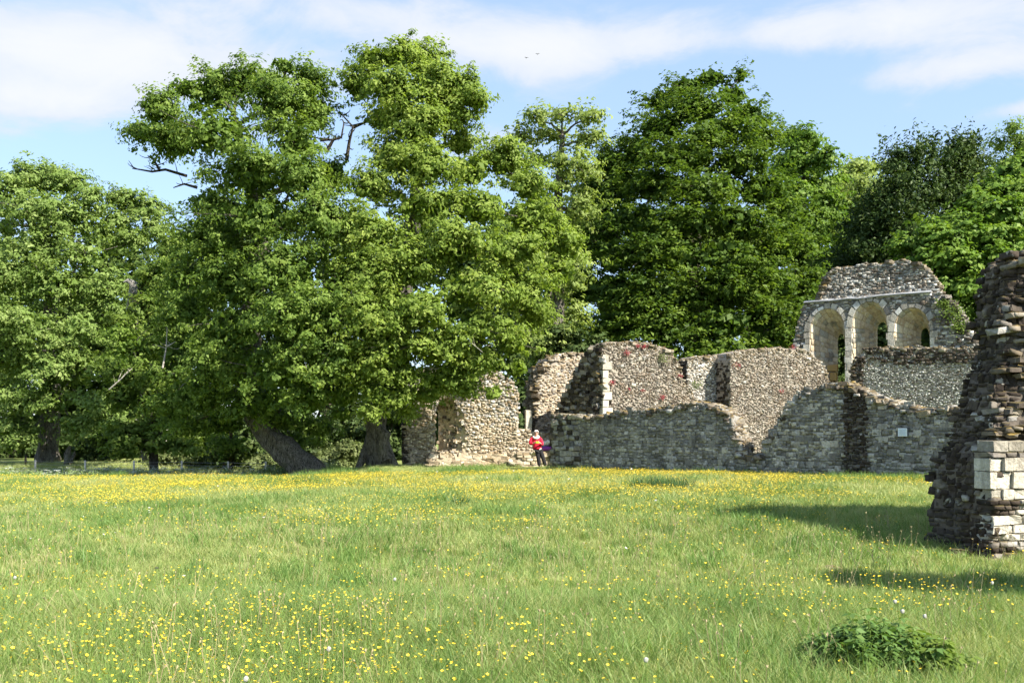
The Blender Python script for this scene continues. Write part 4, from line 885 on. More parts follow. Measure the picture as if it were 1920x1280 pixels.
make_tree('ash_tree', 'pale yellow green feathery tree between the great tree and the beech', 'tree', 58, [(1040, 870, 0, .45), (1042, 600, 0, .45), (1045, 420, 0, .3), (1050, 320, 0, .2), (1055, 250, 0, .1)],
    [(1005, 222, 30, 20), (1060, 215, 34, 20), (1105, 222, 28, 22), (975, 255, 30, 22), (1035, 255, 42, 24), (1095, 265, 38, 24), (1010, 300, 44, 26), (1070, 305, 46, 26), (1120, 255, 16, 14), (985, 345, 40, 30), (1050, 350, 50, 30), (1100, 320, 30, 24), (1030, 400, 60, 40), (1090, 390, 40, 36), (1000, 460, 60, 50), (1060, 500, 50, 60), (1020, 560, 50, 50), (1060, 610, 50, 50), (1010, 650, 46, 50), (1050, 700, 46, 46)],
    LF_PALE, BARK_GREY, 25000, 26, spread=1.6, clump_r=.5, per=18, Ln=.23, Wd=.115, rough=.42, twig_n=7, twig_r=.016, fill=.04)
make_tree('ash_tree', 'lighter round topped tree just right of the beech', 'tree', 82, [(1500, 870, 0, .5), (1500, 600, 0, .4), (1505, 420, 0, .25), (1508, 300, 0, .1)],
    [(1480, 262, 34, 22), (1520, 265, 34, 24), (1550, 300, 24, 28), (1500, 300, 46, 28), (1470, 320, 30, 30), (1530, 350, 42, 34), (1480, 370, 46, 36), (1550, 390, 30, 36), (1510, 420, 54, 40), (1560, 440, 36, 40), (1520, 490, 50, 44), (1560, 510, 36, 44)],
    LF_MAPLE, BARK_DARK, 28000, 27, spread=2.5, clump_r=.72, Ln=.32, Wd=.17, flat=.4)
make_tree('ash_tree', 'pale distant tree between the beech and the yews', 'tree', 98, [(1610, 870, 0, .5), (1610, 600, 0, .4), (1612, 360, 0, .15)],
    [(1600, 318, 28, 18), (1632, 318, 24, 18), (1585, 350, 34, 26), (1630, 355, 40, 28), (1600, 395, 48, 34), (1650, 400, 36, 40), (1590, 445, 46, 40), (1640, 460, 46, 44)],
    LF_PALE, BARK_GREY, 16000, 28, spread=2, clump_r=.8, Ln=.38, Wd=.2)
YK = dict(clump_r=.85, per=26, Ln=.30, Wd=.13, flat=.8, upw=.3, outw=.5, rnd=.7, shell=.6, rough=.36, spiky=.75, twig_n=2)
make_tree('yew_tree', 'dark olive yew with ragged pointed top, left of the two', 'tree', 74, [(1705, 870, 0, .6), (1705, 600, 0, .5), (1705, 400, 0, .3), (1705, 300, 0, .1)],
    [(1690, 290, 20, 18), (1720, 285, 20, 16), (1668, 310, 16, 24), (1745, 300, 18, 24), (1705, 330, 44, 32), (1680, 375, 44, 36), (1740, 370, 40, 36), (1650, 400, 36, 40), (1700, 430, 60, 44), (1640, 460, 50, 50), (1610, 440, 34, 40), (1690, 500, 70, 50), (1600, 510, 50, 50), (1560, 560, 50, 50), (1620, 580, 60, 50), (1700, 560, 60, 46)], LF_YEW, BARK_DARK, 46000, 29, spread=2, **YK)
make_tree('yew_tree', 'dark olive yew with ragged pointed top, right of the two', 'tree', 75, [(1800, 870, 0, .6), (1800, 600, 0, .5), (1800, 400, 0, .3), (1800, 300, 0, .1)],
    [(1785, 285, 18, 20), (1815, 290, 16, 22), (1772, 310, 14, 24), (1800, 320, 34, 32), (1830, 320, 14, 22), (1780, 365, 40, 36), (1820, 370, 30, 34), (1790, 420, 50, 44), (1830, 440, 40, 44), (1780, 490, 50, 50)], LF_YEW, BARK_DARK, 28000, 30, spread=2, **YK)
make_tree('maple_tree', 'bright yellow green maple behind the gable and the near pier', 'tree', 64, [(1840, 870, 0, .4), (1840, 650, 0, .36), (1840, 520, 0, .25), (1845, 420, 0, .12)],
    [(1890, 325, 34, 22, 3), (1925, 320, 30, 30, 3), (1860, 355, 36, 26, 2), (1910, 370, 40, 30, 1), (1830, 385, 34, 22, 1), (1870, 405, 50, 30, -1), (1925, 420, 40, 40, 0), (1790, 420, 30, 20, 0), (1735, 428, 28, 20, -1), (1700, 460, 28, 22, -1), (1760, 455, 46, 28, -2), (1830, 440, 46, 28, -2), (1885, 460, 46, 32, -2), (1720, 495, 40, 26, -2), (1790, 495, 50, 30, -3), (1855, 500, 50, 32, -3), (1915, 500, 40, 40, -1),
     (1770, 535, 46, 30, -2.6), (1830, 545, 52, 36, -3.4), (1890, 550, 46, 40, -2.6), (1800, 590, 44, 36, -2.8), (1850, 600, 50, 44, -3), (1830, 650, 50, 44, -2), (1890, 640, 50, 50, -1), (1960, 400, 50, 50, 0), (1970, 500, 60, 60, 0)],
    LF_MAPLE, BARK_DARK, 62000, 31, spread=1.5, clump_r=.6, per=22, Ln=.28, Wd=.2, flat=.32, upw=.9, rough=.3)
make_tree('birch_tree', 'thin grey green distant tree at the right edge of the sky', 'tree', 112, [(1900, 870, 0, .4), (1900, 500, 0, .3), (1902, 260, 0, .08)],
    [(1900, 240, 20, 16), (1875, 270, 20, 18), (1915, 275, 24, 24), (1890, 305, 34, 22), (1930, 300, 30, 40), (1880, 340, 40, 30)], LF_FAR, BARK_GREY, 7000, 32, spread=1.5, clump_r=.9, per=14, Ln=.36, Wd=.18, rough=.4)
# the wood behind, tree by tree
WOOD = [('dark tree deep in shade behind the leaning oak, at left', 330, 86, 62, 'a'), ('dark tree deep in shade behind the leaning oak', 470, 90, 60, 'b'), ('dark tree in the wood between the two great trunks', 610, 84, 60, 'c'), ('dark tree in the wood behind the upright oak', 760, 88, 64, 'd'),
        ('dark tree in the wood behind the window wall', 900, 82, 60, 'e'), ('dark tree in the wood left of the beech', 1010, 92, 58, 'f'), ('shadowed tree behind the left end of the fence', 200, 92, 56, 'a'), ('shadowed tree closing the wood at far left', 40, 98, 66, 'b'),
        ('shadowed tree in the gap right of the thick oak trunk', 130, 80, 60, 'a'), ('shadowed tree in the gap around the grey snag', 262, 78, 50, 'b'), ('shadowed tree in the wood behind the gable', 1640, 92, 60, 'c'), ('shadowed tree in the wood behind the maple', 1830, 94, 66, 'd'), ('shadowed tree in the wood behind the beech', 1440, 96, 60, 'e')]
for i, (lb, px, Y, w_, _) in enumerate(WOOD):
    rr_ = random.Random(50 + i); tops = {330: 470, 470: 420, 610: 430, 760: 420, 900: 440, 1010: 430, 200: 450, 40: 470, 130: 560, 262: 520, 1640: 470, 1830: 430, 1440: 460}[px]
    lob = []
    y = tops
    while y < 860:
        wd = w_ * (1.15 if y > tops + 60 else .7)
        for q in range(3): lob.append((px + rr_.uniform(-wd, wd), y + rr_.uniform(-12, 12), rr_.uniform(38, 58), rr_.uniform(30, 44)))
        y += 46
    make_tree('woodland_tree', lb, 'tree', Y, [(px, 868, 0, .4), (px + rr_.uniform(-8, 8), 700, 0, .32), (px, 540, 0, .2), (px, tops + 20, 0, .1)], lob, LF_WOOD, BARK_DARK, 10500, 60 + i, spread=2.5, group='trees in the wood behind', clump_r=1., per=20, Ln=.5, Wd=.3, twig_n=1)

# understorey shrubs
def shrub(name, label, Y, lobes, mat, n, seed, cat='bush', flowers=0, **kw):
    r = np.random.default_rng(seed); W = lobes_to_world(lobes, Y, .8, r); x = (lobes[0][0] - 960) / F * Y; root = empty(name, (x, Y, g(x, Y))); tag(root, label, cat)
    k = dict(clump_r=.4, per=20, Ln=.18, Wd=.09, flat=.6, rough=.25); k.update(kw); parts, tw = crown(W, n, r, **k); leaf_object('foliage', parts, mat, root)
    tb = Tubes(); b = np.array((x, Y, g(x, Y) - .1))
    for c, R in W:
        for q in range(3): tb.add(bez(b + r.normal(0, .25, 3) * [1, 1, 0], c + r.normal(0, .3, 3) * R, r.normal(0, .3, 3), 6), np.linspace(.05, .012, 6), 5)
    tb.build('stem', BARK_DARK, root)
    if flowers:
        C = np.concatenate([cc[r.permutation(len(cc))[:flowers // len(tw) + 1]] for c, cc, R in tw]); C[:, 1] -= .15
        C = np.repeat(C, 9, 0) + r.normal(0, .07, (len(C) * 9, 3)); od = np.tile([0, -1., .4], (len(C), 1))
        leaf_object('blossom', [make_leaves(C, od, .09, .08, .4, .8, .5, np.clip(r.normal(.6, .2, len(C)), 0, 1), 0, r)], leaf_mat('white_blossom', (.5, .45, .42), (.68, .65, .6), (.8, .78, .72), .3), root)
    return root
shrub('rhododendron', 'dark shrub dotted with white blossom behind the fence', 64, [(300, 790, 40, 34), (330, 770, 36, 40), (270, 810, 36, 30), (340, 815, 36, 26), (300, 835, 40, 18)], LF_SHRUB, 9000, 71, flowers=70, Ln=.2, Wd=.085)
shrub('bramble_bush', 'pale green bramble mound seen between the two great trunks', 53, [(632, 858, 36, 22), (655, 850, 26, 22), (610, 864, 26, 18), (640, 875, 40, 14)], LF_BUSH, 9000, 72, Ln=.13, Wd=.07, clump_r=.3)
shrub('bramble_bush', 'small pale green bramble mound left of the leaning trunk', 54, [(500, 866, 28, 14), (525, 862, 22, 16), (480, 872, 24, 10)], LF_BUSH, 5000, 73, Ln=.13, Wd=.07, clump_r=.3)
shrub('bramble_bush', 'rough green mound behind the fence below the white blossom', 59, [(350, 858, 36, 14), (310, 864, 34, 12), (385, 864, 24, 12)], LF_BUSH, 5000, 74, Ln=.14, Wd=.08, clump_r=.3)
for i, (lb, px, Y, h) in enumerate((('dark holly bush under the leaning oak, nearest its trunk', 445, 57, 52), ('dark holly bush under the leaning oak, farther left', 395, 60, 56), ('dark evergreen bush behind the fence left of the white blossom', 215, 68, 44), ('dark evergreen bush right of the thick oak trunk', 150, 70, 40), ('dark evergreen bush left of the thick oak trunk', 40, 76, 44),
                                   ('dark holly bush behind the gap between the trunks', 560, 62, 64), ('dark holly bush behind the pale bramble mound', 655, 62, 70), ('dark holly bush behind the left end of the window wall', 745, 60, 80), ('dark ivy covered bush in the gap beside the window wall', 990, 55, 90))):
    shrub('holly_bush', lb, Y, [(px - 22, 850 - h * .4, 34, h * .45), (px + 22, 850 - h * .5, 34, h * .5), (px, 850 - h, 38, h * .5), (px - 8, 862 - h * .2, 50, h * .3)], LF_SHRUB, 6500, 80 + i, Ln=.26, Wd=.15, clump_r=.5)

shrub('holly_bush', 'dark evergreen bush seen through the arched windows, left side', 63, [(1560, 690, 40, 46), (1590, 640, 40, 40), (1540, 750, 50, 50), (1610, 720, 40, 50), (1560, 590, 40, 40), (1600, 800, 60, 50)], LF_SHRUB, 20000, 95, Ln=.28, Wd=.16, clump_r=.5, fill=.3)
shrub('holly_bush', 'dark evergreen bush seen through the arched windows, right side', 63, [(1660, 640, 40, 46), (1700, 690, 50, 46), (1740, 640, 40, 40), (1650, 730, 40, 50), (1770, 700, 40, 50), (1690, 590, 40, 40), (1700, 790, 60, 50)], LF_SHRUB, 20000, 96, Ln=.28, Wd=.16, clump_r=.5, fill=.3)
shrub('holly_bush', 'dark evergreen bush behind the mossy topped wall fragment', 57, [(1040, 640, 40, 40), (1080, 650, 40, 36), (1120, 660, 40, 30), (1020, 700, 36, 44), (1070, 720, 50, 50), (1130, 720, 50, 50), (1050, 790, 60, 50)], LF_SHRUB, 8000, 97, Ln=.26, Wd=.15, clump_r=.5)
# dead snag and small stump
make_tree('hawthorn_tree', 'small dark green tree around the grey broken trunk', 'tree', 52.5, [(290, 868, 0, .2), (285, 800, 0, .18), (275, 700, 0, .14), (280, 600, 0, .07)],
    [(300, 520, 34, 34), (330, 480, 28, 34, 1), (265, 575, 30, 24, -.6), (235, 600, 30, 20, -1), (310, 580, 40, 34), (245, 640, 36, 34, -1), (300, 640, 40, 34), (215, 690, 30, 36, -1), (260, 700, 42, 36, -1), (320, 700, 36, 36), (235, 750, 42, 34, -1), (290, 760, 44, 34), (330, 780, 36, 34), (245, 810, 40, 30, -.6), (380, 810, 50, 34, 2), (290, 832, 44, 24, -.8), (240, 842, 34, 16, -.5), (335, 838, 40, 20, -.5)],
    LF_SHRUB2, BARK_DARK, 26000, 41, spread=.8, clump_r=.45, Ln=.2, Wd=.11)
def snag():
    Y = 66; b = on_ground(278, Y); root = empty('dead_tree', b); tag(root, 'grey broken dead trunk with hooked top standing among the leaves', 'dead tree')
    tb = Tubes(); tb.add([b - Vector((0, 0, .2)), P(270, 760, Y - 1), P(256, 650, Y - 4), P(246, 580, Y - 11), P(250, 545, Y - 11.5), P(250, 531, Y - 11.5), P(240, 526, Y - 11.5), P(231, 529, Y - 11.5)], [.4, .36, .33, .27, .24, .22, .12, .03], 9)
    tb.build('trunk', bark_mat('weathered_grey_wood', (.16, .15, .14), (.38, .36, .33)), root)
    b2 = on_ground(128, 60); r2 = empty('tree_stump', b2); tag(r2, 'pale slender stump to the right of the thick oak trunk', 'stump'); tb = Tubes()
    tb.add([b2 - Vector((0, 0, .2)), b2 + Vector((.02, 0, .3)), b2 + Vector((-.05, 0, .8)), b2 + Vector((.1, 0, 1.25))], [.36, .26, .2, .08], 9); tb.add([b2 + Vector((.1, 0, .2)), b2 + Vector((.35, 0, .7)), b2 + Vector((.4, 0, .95))], [.14, .1, .03], 7); tb.build('stump_wood', BARK_GREY, r2)
snag()

# ------------------------------------------------------------------ grass, flowers and weeds (instanced over the meadow)
def blade_mat(name, c1, c2, c3, trans=.35, dry=.3):
    m, nt, out = new_mat(name); oi = N(nt, 'ShaderNodeObjectInfo'); geo = N(nt, 'ShaderNodeNewGeometry')
    f = math_(nt, 'ADD', math_(nt, 'MULTIPLY', oi.outputs['Random'], .45), math_(nt, 'MULTIPLY', geo.outputs['Random Per Island'], .35))
    pn = noise(nt, geo.outputs['Position'], .42, 4, .6)
    f = math_(nt, 'ADD', f, math_(nt, 'MULTIPLY', math_(nt, 'SUBTRACT', pn, .44), 1.9), clamp=True)
    c = ramp(nt, f, [(0., c1), (1., c3), (.5, c2)])
    wn = N(nt, 'ShaderNodeTexWhiteNoise', noise_dimensions='1D'); L(nt, math_(nt, 'MULTIPLY', geo.outputs['Random Per Island'], 713.), wn.inputs['W'])
    c = mixc(nt, math_(nt, 'MULTIPLY', maprange(nt, wn.outputs['Value'], 1 - dry, 1.), .8), c, (.42, .36, .17))
    b = N(nt, 'ShaderNodeBsdfPrincipled'); b.inputs['Roughness'].default_value = .5; b.inputs['Specular IOR Level'].default_value = .3; L(nt, c, b.inputs['Base Color'])
    tr = N(nt, 'ShaderNodeBsdfTranslucent'); L(nt, mixc(nt, 1., c, (1.1, 1.15, .6), 'MULTIPLY'), tr.inputs[0]); mx = N(nt, 'ShaderNodeMixShader'); mx.inputs[0].default_value = trans
    L(nt, b.outputs[0], mx.inputs[1]); L(nt, tr.outputs[0], mx.inputs[2]); L(nt, mx.outputs[0], out.inputs[0]); return m
M_GRASS = blade_mat('grass_blade', (.20, .275, .08), (.325, .385, .14), (.445, .465, .215), .42, .32)
M_GRASS_D = blade_mat('lush_grass_blade', (.095, .185, .045), (.155, .255, .065), (.24, .32, .09), .4, dry=.1)
M_YELLOW = plain('buttercup_petal', (.74, .52, .035), .5); M_STALK = plain('flower_stalk', (.16, .24, .05), .7)
M_CLOCK = plain('dandelion_clock', (.33, .33, .29), .9); M_WHITE = plain('umbel_white', (.40, .43, .35), .8)
def tuft_mesh(name, n, h, wd, rad, lean, mat, seed, seg=3):
    r = np.random.default_rng(seed); V, Q, T_ = [], [], []; o = 0
    for k in range(n):
        a = r.uniform(0, 6.28); b = np.array((math.cos(a), math.sin(a), 0)) * rad * math.sqrt(r.random()); a2 = r.uniform(0, 6.28); ld = np.array((math.cos(a2), math.sin(a2), 0)); ln = h * r.uniform(.5, 1.15); le = lean * r.uniform(.3, 1.5)
        f = r.uniform(0, 6.28); sd = np.array((math.cos(f), math.sin(f), 0)) * wd * r.uniform(.7, 1.3) / 2
        for i in range(seg):
            t = i / seg; c = b + ld * le * ln * t * t + np.array((0, 0, ln * t * (1 - .25 * le * t))); V += [c - sd * (1 - t * .6), c + sd * (1 - t * .6)]
        V.append(b + ld * le * ln + np.array((0, 0, ln * (1 - .25 * le))))
        for i in range(seg - 1): Q.append((o + 2 * i, o + 2 * i + 1, o + 2 * i + 3, o + 2 * i + 2))
        T_.append((o + 2 * seg - 2, o + 2 * seg - 1, o + 2 * seg)); o += 2 * seg + 1
    me = mesh_np(name, np.array(V), quads=np.array(Q), tris=np.array(T_)); me.materials.append(mat); return me
def flower_mesh(name, n, h, rad, head, seed, mats, petals=5, cup=.35):
    r = np.random.default_rng(seed); V, Q, MI = [], [], []; o = 0
    for k in range(n):
        a = r.uniform(0, 6.28); b = np.array((math.cos(a), math.sin(a), 0)) * rad * math.sqrt(r.random()); hh = h * r.uniform(.7, 1.15); top = b + np.array((r.normal(0, .04), r.normal(0, .04), hh))
        for q in range(2):
            sd = np.array(((.0016, 0, 0), (0, .0016, 0))[q]); V += [b - sd, b + sd, top + sd, top - sd]; Q.append((o, o + 1, o + 2, o + 3)); MI.append(1); o += 4
        tl = np.array((r.normal(0, .35), r.normal(-.15, .35), 1.)); tl /= np.linalg.norm(tl); u = np.cross(tl, (0, 1, .1)); u /= np.linalg.norm(u); v = np.cross(tl, u); hd = head * r.uniform(.75, 1.2)
        for p in range(petals):
            a = p * 2 * math.pi / petals; d = u * math.cos(a) + v * math.sin(a); e = -u * math.sin(a) + v * math.cos(a)
            V += [top, top + d * hd * .6 + e * hd * .42 + tl * hd * cup * .6, top + d * hd + tl * hd * cup, top + d * hd * .6 - e * hd * .42 + tl * hd * cup * .6]; Q.append((o, o + 1, o + 2, o + 3)); MI.append(0); o += 4
    me = mesh_np(name, np.array(V), quads=np.array(Q)); me.materials.append(mats[0]); me.materials.append(mats[1]); me.polygons.foreach_set('material_index', np.array(MI, np.int32)); return me
def scatter(name, pts, scl, protos, label, cat, tilt_=.12):
    n = len(pts); me = bpy.data.meshes.new(name); me.vertices.add(n); me.vertices.foreach_set('co', np.ascontiguousarray(pts, dtype=np.float32).ravel())
    rot = np.stack([rng.normal(0, tilt_, n), rng.normal(0, tilt_, n), rng.uniform(0, 6.283, n)], 1).astype(np.float32)
    for nm, ty, arr in (('rot', 'FLOAT_VECTOR', rot), ('scl', 'FLOAT', scl.astype(np.float32)), ('pick', 'INT', rng.integers(0, len(protos), n).astype(np.int32))):
        at = me.attributes.new(nm, ty, 'POINT'); at.data.foreach_set('vector' if ty == 'FLOAT_VECTOR' else 'value', arr.ravel())
    o = bpy.data.objects.new(name, me); COL.objects.link(o)
    pc = bpy.data.collections.new(name + '_kinds')
    for i, pm in enumerate(protos): pc.objects.link(bpy.data.objects.new('%s_kind_%02d' % (name, i), pm))
    ng = bpy.data.node_groups.new(name + '_scatter', 'GeometryNodeTree'); ng.interface.new_socket('Geometry', in_out='INPUT', socket_type='NodeSocketGeometry'); ng.interface.new_socket('Geometry', in_out='OUTPUT', socket_type='NodeSocketGeometry')
    gi = ng.nodes.new('NodeGroupInput'); go = ng.nodes.new('NodeGroupOutput'); ip = ng.nodes.new('GeometryNodeInstanceOnPoints'); ci = ng.nodes.new('GeometryNodeCollectionInfo'); ci.inputs[0].default_value = pc; ci.inputs['Separate Children'].default_value = True; ci.inputs['Reset Children'].default_value = True
    def attr(nm, ty): a = ng.nodes.new('GeometryNodeInputNamedAttribute'); a.data_type = ty; a.inputs[0].default_value = nm; return next(x for x in a.outputs if x.enabled and x.name == 'Attribute')
    ng.links.new(gi.outputs[0], ip.inputs['Points']); ng.links.new(ci.outputs[0], ip.inputs['Instance']); ip.inputs['Pick Instance'].default_value = True
    ng.links.new(attr('pick', 'INT'), ip.inputs['Instance Index']); ng.links.new(attr('rot', 'FLOAT_VECTOR'), ip.inputs['Rotation']); ng.links.new(attr('scl', 'FLOAT'), ip.inputs['Scale']); ng.links.new(ip.outputs[0], go.inputs[0])
    md = o.modifiers.new('scatter', 'NODES'); md.node_group = ng
    tag(o, label, cat, kind='stuff'); return o
SOIL = [(*on_ground(q, yy).xy, rx_, ry_) for q, yy, rx_, ry_ in ((930, 10.45, .30, .16), (700, 10.2, .34, .14), (842, 10.25, .22, .13), (350, 10.3, .26, .12), (420, 10.05, .16, .1), (1560, 12.2, .2, .12))]
def field(y0, y1, dens, margin=2.5, fn=None):
    n = int((y1 - y0) * ((y0 + y1) / 2 * 1.04 + 2 * margin) * dens * 1.15); y = np.sqrt(rng.uniform(y0 ** 2, y1 ** 2, n)); x = rng.uniform(-1, 1, n) * (y * .52 + margin)
    k = np.ones(n, bool)
    v = PL_FRONT; rel = (x - v.o[0]) * v.n[0] + (y - v.o[1]) * v.n[1]; al = (x - v.o[0]) * v.d[0] + (y - v.o[1]) * v.d[1]
    k &= ~((rel > -.03) & (al > -.3)) ; k &= ~((y > 43.6) & (x > -4.8))
    pa = math.radians(17.5); ps = (x - 6.66) * math.cos(pa) + (y - 13.85) * math.sin(pa); pd = -(x - 6.66) * math.sin(pa) + (y - 13.85) * math.cos(pa); k &= ~((ps > -.1) & (pd > -.02) & (pd < 1.1))
    k &= ~(np.hypot(x - 6.5, y - 13.95) + .25 * np.sin(x * 7) * np.sin(y * 6) < .62)
    for sx0, sy0, rx_, ry_ in SOIL: k &= ~((((x - sx0) / rx_) ** 2 + ((y - sy0) / ry_) ** 2 < 1) & (rng.random(n) < .8))
    if fn is not None: k &= rng.random(n) < fn(x, y)
    x, y = x[k], y[k]; return np.stack([x, y, G(x, y) - .015], 1)
def vnoise(x, y, sc_, seed):                                  # smooth value noise
    r = np.random.default_rng(seed); t = r.random((64, 64)); u = x * sc_ + 100; v = y * sc_ + 100; i = np.floor(u).astype(int); j = np.floor(v).astype(int); fu = u - i; fv = v - j; fu = fu * fu * (3 - 2 * fu); fv = fv * fv * (3 - 2 * fv)
    q = lambda a, b: t[a % 64, b % 64]
    return (q(i, j) * (1 - fu) + q(i + 1, j) * fu) * (1 - fv) + (q(i, j + 1) * (1 - fu) + q(i + 1, j + 1) * fu) * fv
def fbm(x, y, sc_, seed): return .55 * vnoise(x, y, sc_, seed) + .3 * vnoise(x, y, sc_ * 2.3, seed + 1) + .15 * vnoise(x, y, sc_ * 5.1, seed + 2)
near = [tuft_mesh('grass_long', 28, .215, .0048, .12, .6, M_GRASS, 100 + i) for i in range(5)] + [tuft_mesh('grass_lush', 26, .28, .0058, .09, .7, M_GRASS_D, 110 + i) for i in range(3)]
mid = [tuft_mesh('grass_mid', 26, .14, .0075, .14, .6, M_GRASS, 120 + i) for i in range(5)] + [tuft_mesh('grass_midlush', 24, .22, .009, .12, .6, M_GRASS_D, 130)]
far = [tuft_mesh('grass_far', 22, .17, .013, .2, .6, M_GRASS, 140 + i, 2) for i in range(5)]
p = field(5.2, 13.4, 190, 2.5, lambda x, y: smooth(13.3, 10.4, y)); sc_h = (.62 + .7 * fbm(p[:, 0], p[:, 1], .55, 5)) * (.42 + .58 * smooth(10.9, 9.2, p[:, 1])); scatter('grass', p, sc_h * rng.uniform(.75, 1.25, len(p)), near, 'long meadow grass in the foreground', 'grass', .16)
p = field(9.8, 25, 95, 2.5, lambda x, y: smooth(9.8, 12.5, y) * smooth(25, 21, y)); sc_h = (.55 + .75 * fbm(p[:, 0], p[:, 1], .4, 8)); scatter('grass', p, sc_h * rng.uniform(.8, 1.3, len(p)), mid, 'short grass across the middle of the meadow', 'grass', .14)
p = field(9, 40, 26, 3, lambda x, y: smooth(.58, .68, fbm(x, y * .7, .55, 91)) * .8)
scatter('grass', p, rng.uniform(.7, 1.35, len(p)) * (.8 + p[:, 1] / 60), [tuft_mesh('grass_tussock', 30, .21, .010, .15, .6, M_GRASS_D, 150 + i, 2) for i in range(4)], 'darker lush grass tussocks patchy across the meadow', 'grass', .15)
p = field(20, 44.5, 46, 4, lambda x, y: smooth(19.5, 24, y)); sc_h = (.6 + .9 * fbm(p[:, 0], p[:, 1], .28, 11)) * (1 - .55 * smooth(35, 38, p[:, 1])); scatter('grass', p, sc_h * rng.uniform(.8, 1.3, len(p)), far, 'far meadow grass running up to the ruins and fence', 'grass', .14)
n = 5200; x = rng.uniform(-42, -9, n); y = rng.uniform(44, 62, n); scatter('grass', np.stack([x, y, G(x, y)], 1), rng.uniform(1.2, 2.4, n), far, 'rough grass behind the wire fence', 'grass')

def foot(pl, s0, s1, n, w_=.3): s_ = rng.uniform(s0, s1, n); dp = -.04 - w_ * rng.random(n) ** 2; x = pl.o[0] + pl.d[0] * s_ + pl.n[0] * dp; y = pl.o[1] + pl.d[1] * s_ + pl.n[1] * dp; return np.stack([x, y, G(x, y) - .02], 1)
PL_PIER = Plane(6.66, 13.85, math.radians(17.5)); PL_PEND = Plane(6.66, 13.85, math.radians(107.5)); PL_PEND.n = PL_PIER.d.copy()
p = np.concatenate([foot(PL_FRONT, -.1, 16.5, 900), foot(PL_PIER, .4, 2.5, 60, .12), foot(PL_PEND, .35, 1.2, 50, .15), foot(Plane(P(972, 870, 44.1).x, 44.05, math.radians(9)), -5, 0, 160)])
scatter('grass', p, rng.uniform(.7, 1.5, len(p)) * np.where(p[:, 1] > 20, 1.25, .9), mid, 'uncut grass along the feet of the ruined walls', 'grass', .2)
def butter(x, y):                                              # where buttercups stand thick
    b1 = smooth(17.5, 26, y) * smooth(-.02, .3, fbm(x, y * .6, .22, 31) - .38 + .008 * (y - 28) + .10 * smooth(2, 9, x)) * (1 - .45 * smooth(-7, -12, x))
    b2 = .30 * smooth(13, 15, y) * smooth(20, 17, y) * smooth(0, .2, fbm(x, y, .5, 41) - .52)
    b3 = smooth(11.2, 9.6, y) * smooth(0, .22, fbm(x, y, .55, 51) - .35 - .05 * smooth(-1.2, 1.2, x)) * (.5 + .5 * smooth(.5, -1.6, x)) * .8 + .95 * smooth(9.0, 7.8, y) * smooth(-.4, -1.6, x) * smooth(.25, .5, fbm(x, y, 1.1, 61))
    b1 = .78 * b1 * smooth(36.3, 34.6, y - .0 * x) * smooth(-1.2, -2.6, (x - PL_FRONT.o[0]) * PL_FRONT.n[0] + (y - PL_FRONT.o[1]) * PL_FRONT.n[1])
    return np.clip(b1 + b2 + b3 + .03 * smooth(37, 34, y), 0, 1)
bc_n = [flower_mesh('buttercups', 2, .29, .12, .0115, 200 + i, (M_YELLOW, M_STALK), 5, .55) for i in range(5)]
bc_f = [flower_mesh('buttercups_far', 6, .19, .24, .0135, 210 + i, (M_YELLOW, M_STALK), 4) for i in range(5)]
p = field(5.4, 13, 84, 2, butter); scatter('buttercup', p, rng.uniform(.8, 1.15, len(p)), bc_n, 'yellow buttercups among the foreground grass', 'buttercups', .1)
p = field(13, 43.6, 62, 3, butter); scatter('buttercup', p, rng.uniform(.8, 1.15, len(p)), bc_f, 'bands of yellow buttercups across the far meadow', 'buttercups', .1)

M_SOIL = plain('bare_soil', (.20, .145, .10), .95, 25, .45, .8)
for i, (sx0, sy0, rx_, ry_) in enumerate(SOIL):
    V = [(sx0, sy0, g(sx0, sy0) + .05)]; Fc = []; r_ = random.Random(700 + i)
    for ring in (.35, .7, 1.05):
        for q in range(18): a = q / 18 * 6.2832; k_ = ring * r_.uniform(.8, 1.15); X_, Y_ = sx0 + rx_ * k_ * math.cos(a), sy0 + ry_ * k_ * math.sin(a); V.append((X_, Y_, g(X_, Y_) + (.05 + r_.uniform(-.012, .02)) * (1.05 - ring) / .9 - (.02 if ring > 1 else 0)))
    Fc = [(0, 1 + q, 1 + (q + 1) % 18) for q in range(18)] + [(1 + a_ * 18 + q, 19 + a_ * 18 + q, 19 + a_ * 18 + (q + 1) % 18, 1 + a_ * 18 + (q + 1) % 18) for a_ in (0, 1) for q in range(18)]
    tag(link('soil_ground', mesh('soil_ground', V, Fc), M_SOIL, None, True), 'patch of bare trodden soil in the meadow', 'soil', kind='structure')
M_SEED = plain('grass_seed_head', (.36, .30, .17), .8)
p = field(5.4, 16, 2.4, 2); scatter('grass_stalks', p, rng.uniform(.8, 1.3, len(p)), [flower_mesh('seedstalks', 3, .36, .14, .011, 260 + i, (M_SEED, M_SEED), 3, 2.2) for i in range(4)], 'dry seeding grass stalks standing above the sward', 'grass', .2)
